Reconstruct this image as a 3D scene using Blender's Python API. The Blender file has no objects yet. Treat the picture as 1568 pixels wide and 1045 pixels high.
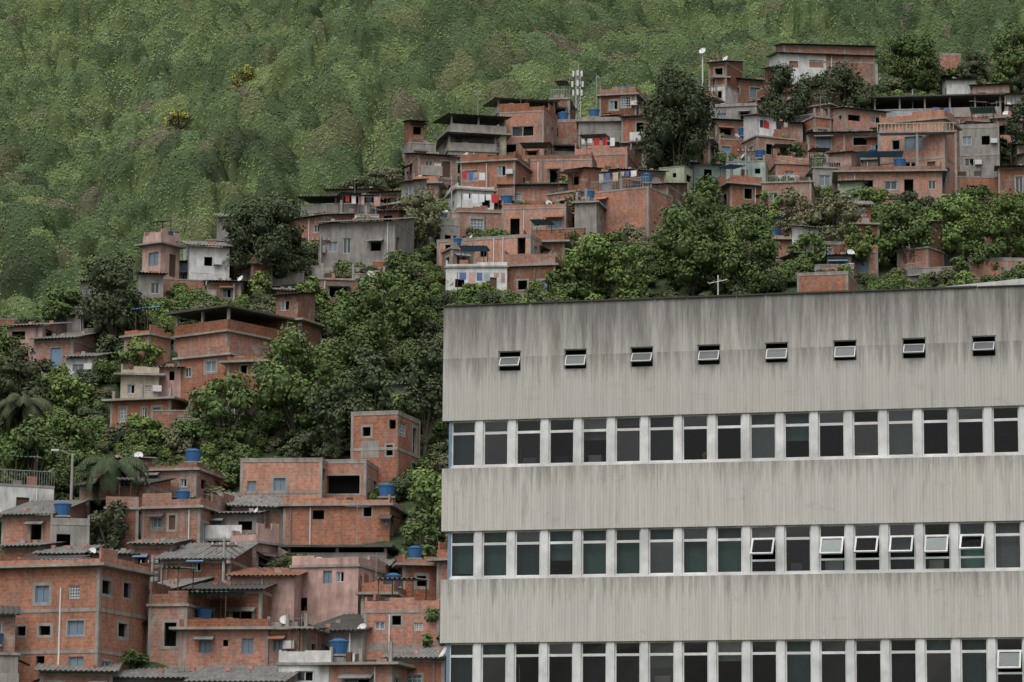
import bpy, math, random
import numpy as np
from mathutils import Vector, Matrix
random.seed(7); rng=np.random.default_rng(7)
scene=bpy.context.scene
F=5000.0; PITCH=math.atan(838/F); ROLL=0.008
CAM=Vector((0,0,1.6))
R=Matrix.Rotation(math.pi/2+PITCH,3,'X')@Matrix.Rotation(ROLL,3,'Z')
FWD=R@Vector((0,0,-1))
cd=bpy.data.cameras.new("camera"); cam=bpy.data.objects.new("camera",cd); scene.collection.objects.link(cam)
cam.matrix_world=Matrix.Translation(CAM)@R.to_4x4(); cd.sensor_width=36; cd.lens=F/1568*36; cd.clip_end=9000; cd.clip_start=.5
scene.camera=cam
scene.view_settings.view_transform='Standard'; scene.view_settings.look='None'; scene.view_settings.exposure=0
# ---------- light
w=bpy.data.worlds.new("World"); scene.world=w; w.use_nodes=True; nt=w.node_tree
bg=nt.nodes['Background']; sky=nt.nodes.new('ShaderNodeTexSky'); sky.sky_type='NISHITA'; sky.sun_disc=False
SE=math.radians(58); SR=math.radians(200)
sky.sun_elevation=SE; sky.sun_rotation=SR; sky.air_density=1.0; sky.dust_density=4; sky.ozone_density=1
hs=nt.nodes.new('ShaderNodeHueSaturation'); hs.inputs['Saturation'].default_value=.3
nt.links.new(sky.outputs[0],hs.inputs['Color']); nt.links.new(hs.outputs[0],bg.inputs[0]); bg.inputs[1].default_value=.15
sl=bpy.data.lights.new("sun",'SUN'); sl.energy=1.3; sl.angle=math.radians(50); sl.color=(1,.98,.95)
so=bpy.data.objects.new("sun",sl); scene.collection.objects.link(so)
sd=Vector((math.sin(SR)*math.cos(SE),math.cos(SR)*math.cos(SE),math.sin(SE)))
so.rotation_euler=sd.to_track_quat('Z','Y').to_euler()
# ---------- terrain
def smin(a,b,k): return -k*np.logaddexp(-a/k,-b/k)
def smax(a,b,k): return k*np.logaddexp(a/k,b/k)
CX=[-200,-80,-39.5,-26,-19.6,-5,7.5,22,36,55,90,250]; CY=[200,228,252,272,290,316,322,342,355,356,350,340]
def spur(x,y):
    yc=np.interp(x,CX,CY); s=11+.45*(y-180); b=11+.45*(yc-180)-.12*(y-yc)
    return smin(s,b,.8)+.5*np.sin(x*.21+y*.13)+.4*np.sin(x*.37-y*.29+1)+.25*np.sin(x*.8+y*.5)
def farh(x,y):
    f=75+.6*(y-400)+5*np.sin(x*.045+y*.03+.5)+3.2*np.sin(x*.10-y*.045)+1.6*np.sin(x*.19+y*.12+2)
    return smin(f,235+.05*(y-650),10)
def terr(x,y): return smax(smax(spur(x,y),farh(x,y),1.0),np.zeros_like(np.asarray(x,float)*1.0+y),1.0)
def ray(u,v):
    d=R@Vector(((u-784)/F,-(v-522.5)/F,-1)); return d/d.y
def at(u,v,y): return CAM+ray(u,v)*y
def hit(u,v,far=False):
    d=ray(u,v); ys=np.arange(140,900,.5); xs=CAM.x+d.x*ys; zs=CAM.z+d.z*ys
    ok=zs<terr(xs,ys)
    if not far: ok|=ys>np.interp(xs,CX,CY)+2
    i=int(np.argmax(ok)); y=float(ys[i]); p=CAM+d*y; return Vector(p)
def gz(x,y): return float(terr(x,y))
# ---------- materials
def newmat(name,rough=.85,spec=.2):
    m=bpy.data.materials.new(name); m.use_nodes=True; nt=m.node_tree; b=nt.nodes['Principled BSDF']
    b.inputs['Roughness'].default_value=rough; b.inputs['Specular IOR Level'].default_value=spec
    return m,nt,b
def nd(nt,t): return nt.nodes.new(t)
def mixc(nt,fac,a,b,mode='MIX'):
    n=nt.nodes.new('ShaderNodeMix'); n.data_type='RGBA'; n.blend_type=mode
    for s,v in ((0,fac),(6,a),(7,b)):
        if isinstance(v,(int,float)): n.inputs[s].default_value=v
        elif isinstance(v,tuple): n.inputs[s].default_value=(*v,1) if len(v)==3 else v
        else: nt.links.new(v,n.inputs[s])
    return n.outputs[2]
def noise(nt,vec,scale,detail=4,rough=.6):
    n=nd(nt,'ShaderNodeTexNoise'); n.inputs['Scale'].default_value=scale; n.inputs['Detail'].default_value=detail; n.inputs['Roughness'].default_value=rough
    if vec is not None: nt.links.new(vec,n.inputs['Vector'])
    return n.outputs[0]
def ramp(nt,val,p0,p1,c0=0.,c1=1.):
    n=nt.nodes.new('ShaderNodeMapRange'); n.inputs[1].default_value=p0;n.inputs[2].default_value=p1;n.inputs[3].default_value=c0;n.inputs[4].default_value=c1
    nt.links.new(val,n.inputs[0]); return n.outputs[0]
def mapping(nt,vec,sc):
    n=nt.nodes.new('ShaderNodeMapping'); n.inputs['Scale'].default_value=sc; nt.links.new(vec,n.inputs[0]); return n.outputs[0]
def weather(nt,col,vec,uv,amt=.5):
    st=noise(nt,mapping(nt,uv,(2.2,.35,1)),1.0,4,.7)
    col=mixc(nt,ramp(nt,st,.46,.72,0,amt),col,(.10,.09,.08))
    n2=noise(nt,vec,.6,4,.6)
    col=mixc(nt,ramp(nt,n2,.35,.7,0,.4),col,(.5,.48,.45),'MULTIPLY')
    return col
def brickmat(name,c1,c2,mo,cem):
    m,nt,b=newmat(name); tc=nd(nt,'ShaderNodeTexCoord'); uv=tc.outputs['UV']
    br=nd(nt,'ShaderNodeTexBrick'); nt.links.new(uv,br.inputs['Vector'])
    br.inputs['Color1'].default_value=(*c1,1);br.inputs['Color2'].default_value=(*c2,1);br.inputs['Mortar'].default_value=(*mo,1)
    br.inputs['Scale'].default_value=1;br.inputs['Brick Width'].default_value=.30;br.inputs['Row Height'].default_value=.2;br.inputs['Mortar Size'].default_value=.013;br.inputs['Mortar Smooth'].default_value=.2
    col=br.outputs[0]
    n1=noise(nt,tc.outputs['Object'],.8,6,.7)
    col=mixc(nt,ramp(nt,n1,.52,.61,0,cem),col,(.34,.29,.25))
    n3=noise(nt,mapping(nt,uv,(3.4,5,1)),1.0,1,.5)
    col=mixc(nt,ramp(nt,n3,.35,.65,0,.55),col,(.64,.55,.5),'MULTIPLY')
    col=weather(nt,col,tc.outputs['Object'],uv,.65)
    oi=nd(nt,'ShaderNodeObjectInfo'); h=nd(nt,'ShaderNodeHueSaturation')
    nt.links.new(ramp(nt,oi.outputs['Random'],0,1,.72,1.3),h.inputs['Value']); nt.links.new(ramp(nt,oi.outputs['Random'],0,1,1.12,.85),h.inputs['Saturation'])
    nt.links.new(col,h.inputs['Color']); nt.links.new(h.outputs[0],b.inputs['Base Color'])
    return m
def plaster(name,c,amt=.55,rough=.9):
    m,nt,b=newmat(name,rough); tc=nd(nt,'ShaderNodeTexCoord')
    n=noise(nt,tc.outputs['Object'],1.3,4,.6); c2=tuple(x*.72 for x in c)
    col=mixc(nt,ramp(nt,n,.35,.65),c,c2); col=weather(nt,col,tc.outputs['Object'],tc.outputs['UV'],amt)
    nt.links.new(col,b.inputs['Base Color']); return m
def plain(name,c,rough=.6,spec=.3,metal=0,var=.25):
    m,nt,b=newmat(name,rough,spec); tc=nd(nt,'ShaderNodeTexCoord'); n=noise(nt,tc.outputs['Object'],3,3)
    nt.links.new(mixc(nt,ramp(nt,n,.3,.7,0,var),c,tuple(x*.5 for x in c)),b.inputs['Base Color']); b.inputs['Metallic'].default_value=metal; return m
M={}
M['brick']=brickmat('hollow_brick',(.49,.20,.12),(.385,.15,.09),(.36,.28,.225),.6)
M['brick2']=brickmat('weathered_brick',(.36,.165,.105),(.285,.128,.083),(.31,.25,.205),.9)
M['brick3']=brickmat('bright_brick',(.53,.23,.14),(.44,.185,.11),(.40,.31,.25),.4)
M['conc']=plaster('grey_cement_render',(.34,.32,.295),.65)
M['beam']=plaster('beam_concrete',(.38,.35,.315),.55)
M['white']=plaster('white_paint_wall',(.72,.72,.70),.4)
M['pink']=plaster('pink_paint_wall',(.60,.40,.35),.55)
M['cream']=plaster('cream_paint_wall',(.55,.48,.37),.45)
M['teal']=plaster('teal_paint_wall',(.42,.54,.49),.4)
M['blue']=plaster('blue_grey_paint_wall',(.36,.43,.50),.4)
M['green']=plaster('green_paint_wall',(.42,.48,.33),.4)
M['fibro']=plaster('fibrocement_sheet',(.26,.25,.235),.65)
M['fibrod']=plaster('dark_fibrocement_sheet',(.11,.105,.10),.5)
M['tile']=plaster('terracotta_tile',(.34,.16,.10),.6)
M['dark']=plain('painted_interior_shade',(.016,.015,.014),.9,.1)  # near-black sheet behind openings, unlit room's shade put into the colour
M['void']=plain('painted_room_shade',(.05,.042,.038),.9,.1)  # sides and top of open holes, room shade painted as a dark tone
M['frame']=plain('aluminium_frame',(.55,.55,.54),.5,.4,0,.15)
M['frameb']=plain('blue_window_paint',(.16,.25,.36),.5,.4)
M['wood']=plain('dark_wood',(.10,.06,.04),.8)
M['bluetank']=plain('blue_plastic',(.04,.13,.29),.45,.4)
M['dish']=plain('dish_white',(.66,.66,.64),.5,.3,0,.2)
M['steel']=plain('galvanised_steel',(.33,.33,.33),.5,.5,.3)
M['pole']=plaster('pole_concrete',(.42,.41,.39),.3)
M['tarp']=plain('green_tarp',(.05,.16,.13),.7)
M['btarp']=plain('blue_tarp',(.06,.22,.42),.7)
M['orange']=plain('orange_awning',(.50,.17,.08),.7)
M['red']=plain('red_cloth',(.5,.04,.04),.8); M['cloth']=plain('white_cloth',(.7,.7,.7),.8); M['bcloth']=plain('blue_cloth',(.1,.15,.35),.8); M['kcloth']=plain('dark_cloth',(.03,.03,.04),.8)
M['skin']=plain('skin',(.36,.20,.14),.6); M['hair']=plain('dark_hair',(.02,.015,.012),.7)
def hglass():
    m,nt,b=newmat('house_glass',.12,.5); b.inputs['Base Color'].default_value=(.05,.06,.065,1); return m
M['glass']=hglass()
M['glassb']=plain('bluish_glass',(.17,.22,.26),.25,.5)
M['sash']=plain('grey_sash_glass',(.12,.125,.13),.35,.3)
# ---------- mesh builder
class MB:
    def __init__(s): s.v=[];s.f=[];s.uv=[];s.m=[];s.mats=[]
    def mi(s,k):
        if k not in s.mats: s.mats.append(k)
        return s.mats.index(k)
    def poly(s,pts,k,uv=None):
        i=len(s.v); s.v+= [tuple(p) for p in pts]; s.f.append(tuple(range(i,i+len(pts)))); s.m.append(s.mi(k))
        if uv is None:
            a=Vector(pts[1])-Vector(pts[0]); n=a.cross(Vector(pts[2])-Vector(pts[0]))
            ax=max(range(3),key=lambda j:abs(n[j]))
            j,l=((1,2),(0,2),(0,1))[ax]; uv=[(p[j],p[l]) for p in pts]
        s.uv+=uv
    def box(s,x0,x1,y0,y1,z0,z1,k):
        A=[(x0,y0,z0),(x1,y0,z0),(x1,y1,z0),(x0,y1,z0),(x0,y0,z1),(x1,y0,z1),(x1,y1,z1),(x0,y1,z1)]
        for q in ((0,1,5,4),(1,2,6,5),(2,3,7,6),(3,0,4,7),(4,5,6,7),(3,2,1,0)): s.poly([A[i] for i in q],k)
    def fbox(s,fr,s0,s1,d0,d1,z0,z1,k,M4=None):
        O,ex,ey=fr
        c=[(a,b,z) for z in (z0,z1) for a,b in ((s0,d0),(s1,d0),(s1,d1),(s0,d1))]
        if M4 is not None: c=[tuple(M4@Vector(p)) for p in c]
        A=[(O[0]+ex[0]*a+ey[0]*b,O[1]+ex[1]*a+ey[1]*b,z) for a,b,z in c]
        for q in ((0,1,5,4),(1,2,6,5),(2,3,7,6),(3,0,4,7),(4,5,6,7),(3,2,1,0)):
            s.poly([A[i] for i in q],k)
    def facade(s,fr,wd,z0,z1,ops,k,dep=.18,rev='beam'):
        O,ex,ey=fr; P=lambda a,b,z:(O[0]+ex[0]*a+ey[0]*b,O[1]+ex[1]*a+ey[1]*b,z)
        xs=sorted({0.,wd,*[o[0] for o in ops],*[o[1] for o in ops]}); zs=sorted({z0,z1,*[o[2] for o in ops],*[o[3] for o in ops]})
        kk=k if callable(k) else (lambda z:k)
        for i in range(len(xs)-1):
            for j in range(len(zs)-1):
                a,b,c,d=xs[i],xs[i+1],zs[j],zs[j+1]; mx,mz=(a+b)/2,(c+d)/2
                if any(o[0]<mx<o[1] and o[2]<mz<o[3] for o in ops): continue
                s.poly([P(a,0,c),P(b,0,c),P(b,0,d),P(a,0,d)],kk(mz),[(a,c),(b,c),(b,d),(a,d)])
        for a,b,c,d in [o[:4] for o in ops]:
            for q in (((a,0,c),(a,dep,c),(a,dep,d),(a,0,d)),((b,0,c),(b,dep,c),(b,dep,d),(b,0,d)),((a,0,c),(b,0,c),(b,dep,c),(a,dep,c)),((a,0,d),(b,0,d),(b,dep,d),(a,dep,d))):
                s.poly([P(*t) for t in q],rev)
    def cyl(s,p0,p1,r0,r1,k,n=8,cap=True):
        p0=Vector(p0);p1=Vector(p1);d=(p1-p0).normalized(); a=d.orthogonal().normalized(); b=d.cross(a)
        A=[p0+(a*math.cos(t)+b*math.sin(t))*r0 for t in [2*math.pi*i/n for i in range(n)]]
        B=[p1+(a*math.cos(t)+b*math.sin(t))*r1 for t in [2*math.pi*i/n for i in range(n)]]
        for i in range(n): s.poly([A[i],A[(i+1)%n],B[(i+1)%n],B[i]],k)
        if cap: s.poly(A,k); s.poly(B,k)
    def corr(s,x0,x1,y0,y1,z0,z1,k,pitch=.28,amp=.04):
        n=max(4,int((x1-x0)/pitch*4))
        for i in range(n):
            a=x0+(x1-x0)*i/n;b=x0+(x1-x0)*(i+1)/n
            ha=amp*math.sin((a-x0)/pitch*2*math.pi);hb=amp*math.sin((b-x0)/pitch*2*math.pi)
            s.poly([(a,y0,z0+ha),(b,y0,z0+hb),(b,y1,z1+hb),(a,y1,z1+ha)],k,[(a,0),(b,0),(b,y1-y0),(a,y1-y0)])
        s.poly([(x0,y0,z0-.06),(x1,y0,z0-.06),(x1,y1,z1-.06),(x0,y1,z1-.06)],k)
    def mesh(s,name):
        me=bpy.data.meshes.new(name); me.from_pydata(s.v,[],s.f)
        for k in s.mats: me.materials.append(M[k])
        me.polygons.foreach_set('material_index',s.m)
        u=me.uv_layers.new(name='UVMap'); u.data.foreach_set('uv',[c for t in s.uv for c in t]); return me
    def build(s,name,parent=None,loc=None,rz=0):
        if not s.v: return None
        ob=bpy.data.objects.new(name,s.mesh(name)); scene.collection.objects.link(ob)
        if parent: ob.parent=parent
        if loc is not None: ob.location=loc; ob.rotation_euler=(0,0,rz)
        return ob
def empty(name,loc,rz=0):
    e=bpy.data.objects.new(name,None); scene.collection.objects.link(e); e.location=loc; e.rotation_euler=(0,0,rz); e.empty_display_size=.5; return e
def inst(name,me,loc,rz=0,sc=1):
    o=bpy.data.objects.new(name,me); scene.collection.objects.link(o); o.location=loc; o.rotation_euler=(0,0,rz); o.scale=(sc,)*3; return o
# ---------- terrain sheet
def axis(dense0,dense1,step,lo,hi):
    a=[dense0]; s=step
    while a[0]>lo: s*=1.35; a.insert(0,a[0]-s)
    b=list(np.arange(dense0+step,dense1,step)); s=step
    while b[-1]<hi: s*=1.35; b.append(b[-1]+s)
    return np.array(a+b)
gx=axis(-110,120,2.,-3000,3000); gy=axis(140,560,2.,-600,5000)
X,Y=np.meshgrid(gx,gy); Z=terr(X,Y)
me=bpy.data.meshes.new("hillside_terrain"); V=np.stack([X,Y,Z],-1).reshape(-1,3); nx=len(gx);ny=len(gy)
I=np.arange(nx*ny).reshape(ny,nx); Q=np.stack([I[:-1,:-1],I[:-1,1:],I[1:,1:],I[1:,:-1]],-1).reshape(-1,4)
def npmesh(me,V,Q,smooth=False):
    me.vertices.add(len(V)); me.vertices.foreach_set('co',np.ascontiguousarray(V,dtype=np.float32).ravel())
    me.loops.add(Q.size); me.loops.foreach_set('vertex_index',Q.astype(np.int32).ravel())
    me.polygons.add(len(Q)); me.polygons.foreach_set('loop_start',np.arange(0,Q.size,4,dtype=np.int32)); me.polygons.foreach_set('loop_total',np.full(len(Q),4,dtype=np.int32))
    me.update(calc_edges=True)
    if smooth: me.polygons.foreach_set('use_smooth',np.ones(len(Q),dtype=bool))
npmesh(me,V,Q,True)
m,nt,b=newmat('hillside_soil',.95,.1); tc=nd(nt,'ShaderNodeTexCoord'); n1=noise(nt,tc.outputs['Object'],.25,6,.65); n2=noise(nt,tc.outputs['Object'],2.5,5,.7)
col=mixc(nt,ramp(nt,n1,.55,.68),(.06,.085,.04),(.13,.10,.065)); col=mixc(nt,ramp(nt,n2,.4,.6),col,(.035,.045,.022))
nt.links.new(col,b.inputs['Base Color']); me.materials.append(m)
to=bpy.data.objects.new("hillside_terrain",me); scene.collection.objects.link(to)
# ---------- foliage
def leafmat(name,cd,cl,ch,pf=.55):
    m,nt,b=newmat(name,.7,.2); at_=nd(nt,'ShaderNodeAttribute'); at_.attribute_name='tint'
    oi=nd(nt,'ShaderNodeObjectInfo')
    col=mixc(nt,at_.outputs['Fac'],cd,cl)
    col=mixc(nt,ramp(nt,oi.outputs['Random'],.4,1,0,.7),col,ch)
    mm=nd(nt,'ShaderNodeMath'); mm.operation='FRACT'; m2=nd(nt,'ShaderNodeMath'); m2.operation='MULTIPLY'; m2.inputs[1].default_value=7.31
    nt.links.new(oi.outputs['Random'],m2.inputs[0]); nt.links.new(m2.outputs[0],mm.inputs[0])
    h=nd(nt,'ShaderNodeHueSaturation'); nt.links.new(col,h.inputs['Color'])
    nt.links.new(ramp(nt,mm.outputs[0],0,1,.8,1.15),h.inputs['Value'])
    nt.links.new(h.outputs[0],b.inputs['Base Color'])
    return m
m,nt,b=newmat('forest_foliage',.75,.15); at_=nd(nt,'ShaderNodeAttribute'); at_.attribute_name='leafcol'; ge=nd(nt,'ShaderNodeNewGeometry')
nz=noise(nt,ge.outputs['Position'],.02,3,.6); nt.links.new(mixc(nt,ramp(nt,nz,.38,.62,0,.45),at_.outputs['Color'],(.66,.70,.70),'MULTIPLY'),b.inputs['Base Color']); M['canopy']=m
M['far']=leafmat('flowering_tree_foliage',(.105,.145,.068),(.185,.245,.11),(.16,.205,.098))
M['leaf']=leafmat('tree_foliage',(.055,.085,.028),(.14,.195,.062),(.105,.15,.05))
M['leafd']=leafmat('dark_foliage',(.042,.06,.03),(.098,.122,.058),(.095,.105,.055))
M['leafb']=leafmat('bright_foliage',(.08,.125,.035),(.19,.26,.075),(.16,.22,.07))
M['leafy']=leafmat('dry_foliage',(.12,.125,.065),(.20,.205,.11),(.19,.18,.11))
M['flower']=plain('yellow_blossom',(.60,.46,.06),.8)
M['bark']=plaster('bark',(.16,.135,.11),.5)
def unit(n):
    d=rng.normal(size=(n,3)); return d/np.linalg.norm(d,axis=1)[:,None]
def sphere(c,r,n=8,mm=5):
    th=np.linspace(0,math.pi,mm+1); ph=np.linspace(0,2*math.pi,n,endpoint=False)
    V=np.array([[math.sin(t)*math.cos(p),math.sin(t)*math.sin(p),math.cos(t)] for t in th for p in ph]); V=V*(1+rng.uniform(-.15,.15,(len(V),1)))*r+c
    Q=np.array([[i*n+j,i*n+(j+1)%n,(i+1)*n+(j+1)%n,(i+1)*n+j] for i in range(mm) for j in range(n)]); return V,Q
def tube(p0,p1,r0,r1,n=6):
    p0=Vector(p0);p1=Vector(p1);d=(p1-p0).normalized();a=d.orthogonal().normalized();b=d.cross(a)
    V=[p+(a*math.cos(t)+b*math.sin(t))*r for p,r in((p0,r0),(p1,r1)) for t in [2*math.pi*i/n for i in range(n)]]
    return np.array([list(x) for x in V]),np.array([[i,(i+1)%n,n+(i+1)%n,n+i] for i in range(n)])
def leaves(P,nrm,s):
    N=len(P); a=np.cross(nrm,unit(N)); a/=np.linalg.norm(a,axis=1)[:,None]+1e-9; b=np.cross(nrm,a)
    return np.stack([P+a*s,P+b*s*.55,P-a*s*.8,P-b*s*.6],1).reshape(-1,3)
def crown(rx,ry,rz,cz,nl,leaf,n,core=.72,spread=.62,lr=(.32,.5),low=.25,fuzz=(.7,1.2),ct=0.,up=.25):
    L=unit(nl)*(rng.uniform(.25,1,(nl,1))**.45)*spread; L[:,2]=np.where(L[:,2]<0,L[:,2]*(low/.25*.4),L[:,2])
    L[:,2]*=1.1
    r=rng.uniform(lr[0],lr[1],nl); lt=rng.random(nl)
    k=rng.choice(nl,int(n*1.9),p=r**2/np.sum(r**2)); d=unit(len(k)); d[:,2]=np.where(d[:,2]<-.4,-d[:,2],d[:,2])
    P=L[k]+d*r[k][:,None]*rng.uniform(fuzz[0],fuzz[1],(len(k),1))
    keep=np.ones(len(k),bool)
    for j in range(nl):
        dist=np.linalg.norm(P-L[j],axis=1); keep&=~((dist<r[j]*.7)&(k!=j))
    P=P[keep][:n];d=d[keep][:n];kk=k[keep][:n]; S=np.array([rx,ry,rz]); P=P*S+[0,0,cz]; N=len(P)
    nrm=d+rng.normal(size=(N,3))*.4+[0,0,up]; nrm/=np.linalg.norm(nrm,axis=1)[:,None]
    V=leaves(P,nrm,leaf*rng.uniform(.55,1.35,(N,1))); Q=np.arange(N*4).reshape(N,4)
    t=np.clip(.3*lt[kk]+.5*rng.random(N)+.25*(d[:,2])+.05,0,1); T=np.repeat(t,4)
    MI=np.zeros(N,int)
    if core>0:
        for j in range(nl):
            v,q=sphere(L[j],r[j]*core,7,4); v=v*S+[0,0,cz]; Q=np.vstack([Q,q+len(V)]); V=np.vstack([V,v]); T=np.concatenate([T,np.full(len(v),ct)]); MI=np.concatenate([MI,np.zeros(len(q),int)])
    return V,Q,T,MI,L*S+[0,0,cz]
def finish(name,V,Q,T,MI,mats):
    me=bpy.data.meshes.new(name); npmesh(me,V,Q); at_=me.attributes.new('tint','FLOAT','POINT'); at_.data.foreach_set('value',T.astype(np.float32))
    for k in mats: me.materials.append(M[k])
    me.polygons.foreach_set('material_index',MI.astype(np.int32)); return me
def coll(name,meshes):
    c=bpy.data.collections.new(name)
    for i,me in enumerate(meshes): c.objects.link(bpy.data.objects.new(me.name,me))
    return c
def scatter(name,P,S,c):
    me=bpy.data.meshes.new(name); me.from_pydata([tuple(p) for p in P],[],[]); a=me.attributes.new('sc','FLOAT','POINT'); a.data.foreach_set('value',np.asarray(S,dtype=np.float32))
    ob=bpy.data.objects.new(name,me); scene.collection.objects.link(ob)
    g=bpy.data.node_groups.new(name,'GeometryNodeTree'); g.interface.new_socket('Geometry',in_out='INPUT',socket_type='NodeSocketGeometry'); g.interface.new_socket('Geometry',in_out='OUTPUT',socket_type='NodeSocketGeometry')
    N=g.nodes; i=N.new('NodeGroupInput'); o=N.new('NodeGroupOutput'); ci=N.new('GeometryNodeCollectionInfo'); ci.inputs['Collection'].default_value=c; ci.inputs['Separate Children'].default_value=True; ci.inputs['Reset Children'].default_value=True
    ip=N.new('GeometryNodeInstanceOnPoints'); ip.inputs['Pick Instance'].default_value=True
    rv=N.new('FunctionNodeRandomValue'); rv.data_type='FLOAT_VECTOR'; rv.inputs[0].default_value=(-.15,-.15,0); rv.inputs[1].default_value=(.15,.15,6.283)
    na=N.new('GeometryNodeInputNamedAttribute'); na.data_type='FLOAT'; na.inputs['Name'].default_value='sc'
    ri=N.new('FunctionNodeRandomValue'); ri.data_type='INT'; ri.inputs[4].default_value=0; ri.inputs[5].default_value=len(c.objects)-1; ri.inputs['Seed'].default_value=5
    l=g.links.new; l(i.outputs[0],ip.inputs['Points']); l(ci.outputs[0],ip.inputs['Instance']); l(rv.outputs[0],ip.inputs['Rotation']); l(na.outputs[0],ip.inputs['Scale']); l(ri.outputs[2],ip.inputs['Instance Index']); l(ip.outputs[0],o.inputs[0])
    md=ob.modifiers.new('scatter','NODES'); md.node_group=g; return ob
# far forest: one irregular closed canopy, crown by crown, covered with leaf clusters
def forest():
    dx=.45; xs=np.arange(-108,112,dx); ys=np.arange(246,572,dx); X,Y=np.meshgrid(xs,ys); Zt=terr(X,Y)
    H=np.full(X.shape,.0); ID=np.zeros(X.shape,int); RH=np.zeros(X.shape)
    N=8200; cx=rng.uniform(-108,112,N); cy=rng.uniform(246,572,N)
    nzv=np.sin(cx*.05+cy*.022)+np.sin(cx*.021-cy*.047+1.3)+.7*np.sin(cx*.15+cy*.08)+rng.normal(0,.5,N)
    pal=np.array([(.138,.195,.078),(.105,.155,.062),(.175,.235,.09),(.172,.192,.088),(.088,.126,.056),(.205,.265,.098),(.185,.175,.108),(.145,.205,.092)])
    pw_=np.array([.24,.2,.18,.11,.12,.06,.03,.06]); ccol=pal[rng.choice(len(pal),N,p=pw_)]*rng.uniform(.8,1.2,(N,1))
    for i in range(N):
        if abs(cx[i])>.165*cy[i]+10: continue
        t=nzv[i]
        if t>.75: r=rng.uniform(.9,1.9); hb=rng.uniform(.1,.7); hc=r*rng.uniform(.8,1.2); ccol[i]=ccol[i]*.6+np.array((.17,.23,.088))*.4
        elif t>-.6: r=rng.uniform(1.3,2.8); hb=rng.uniform(.3,2.6); hc=r*rng.uniform(.9,1.4)
        else: r=rng.uniform(1.9,3.9); hb=rng.uniform(.8,4.6); hc=r*rng.uniform(.8,1.3)
        if rng.random()<.35: r*=.62; hb*=.7
        i0=int((cx[i]-r*1.4-xs[0])/dx);i1=int((cx[i]+r*1.4-xs[0])/dx)+2;j0=int((cy[i]-r*1.4-ys[0])/dx);j1=int((cy[i]+r*1.4-ys[0])/dx)+2
        i0=max(i0,0);j0=max(j0,0)
        xx=X[j0:j1,i0:i1]-cx[i]; yy=Y[j0:j1,i0:i1]-cy[i]
        if xx.size==0: continue
        a=np.arctan2(yy,xx); f1,f2,f3=rng.uniform(0,6.28,3); d=np.hypot(xx,yy)/r*(1+.14*np.sin(2*a+f1)+.14*np.sin(3*a+f2)+.1*np.sin(5*a+f3))
        sq=np.sqrt(np.clip(1-d**2.2,0,1)); k=2.6/r+.8
        h=np.where(d<1,hb+hc*sq+.24*hc**.5*np.sin(xx*k+f1)*np.sin(yy*k+f2)+.13*np.sin(xx*2.3*k+f3)*np.sin(yy*2.1*k+f1),-1)
        sub=H[j0:j1,i0:i1]; mk=h>sub; sub[mk]=h[mk]; ID[j0:j1,i0:i1][mk]=i; RH[j0:j1,i0:i1][mk]=sq[mk]
    def blur(a,k):
        for _ in range(k): a=(a+np.roll(a,1,0)+np.roll(a,-1,0)+np.roll(a,1,1)+np.roll(a,-1,1))/5
        return a
    n1=blur(rng.normal(size=X.shape),4); n1/=n1.std()
    H=H+.12*n1
    Zc=Zt+H-.1
    yc=np.interp(xs,CX,CY)[None,:]
    edge=np.clip((Y-yc-5)/5,0,1); Zc=np.where(edge<1,Zt-.6+(H+.5)*edge,Zc)
    mask=(np.abs(X)<.165*Y+9)&(Y>yc+5); mk=mask[:-1,:-1]&mask[1:,1:]&mask[:-1,1:]&mask[1:,:-1]
    V=np.stack([X,Y,Zc],-1).reshape(-1,3); I=np.arange(X.size).reshape(X.shape); Q=np.stack([I[:-1,:-1],I[:-1,1:],I[1:,1:],I[1:,:-1]],-1)[mk]
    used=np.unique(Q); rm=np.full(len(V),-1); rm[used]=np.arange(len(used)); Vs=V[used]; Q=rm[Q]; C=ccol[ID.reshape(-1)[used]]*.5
    gxx=(Zc[:-1,1:]-Zc[:-1,:-1])/dx; gyy=(Zc[1:,:-1]-Zc[:-1,:-1])/dx
    wt=np.sqrt(1+np.clip(gxx,-4,4)**2+np.clip(gyy,-4,4)**2)*mk*np.where(gyy<-.6,.4,1.)*np.where((Y[:-1,:-1]<430)&(farh(X[:-1,:-1],Y[:-1,:-1])<spur(X[:-1,:-1],Y[:-1,:-1])),.3,1.)
    K=680000; idx=np.searchsorted(np.cumsum(wt.ravel())/wt.sum(),rng.random(K)); idx=np.clip(idx,0,wt.size-1); jj,ii=np.unravel_index(idx,wt.shape)
    a=rng.random(K);b=rng.random(K); z=Zc[jj,ii]*(1-a)*(1-b)+Zc[jj,ii+1]*a*(1-b)+Zc[jj+1,ii]*(1-a)*b+Zc[jj+1,ii+1]*a*b
    nrm=np.stack([-gxx[jj,ii],-gyy[jj,ii],np.ones(K)],1); nrm/=np.linalg.norm(nrm,axis=1)[:,None]
    P=np.stack([xs[ii]+a*dx,ys[jj]+b*dx,z],1)+nrm*rng.uniform(-.03,.30,(K,1))+rng.normal(size=(K,3))*.05
    nr2=nrm+rng.normal(size=(K,3))*.28; nr2/=np.linalg.norm(nr2,axis=1)[:,None]
    LV=leaves(P,nr2,rng.uniform(.10,.24,(K,1))); LC=np.repeat(ccol[ID[jj,ii]]*rng.uniform(.76,1.24,(K,1)),4,axis=0)
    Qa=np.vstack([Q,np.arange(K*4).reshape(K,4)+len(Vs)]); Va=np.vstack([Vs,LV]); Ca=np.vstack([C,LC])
    me=bpy.data.meshes.new('hillside_forest'); npmesh(me,Va,Qa); at_=me.attributes.new('leafcol','FLOAT_COLOR','POINT'); at_.data.foreach_set('color',np.hstack([Ca,np.ones((len(Ca),1))]).astype(np.float32).ravel())
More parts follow.
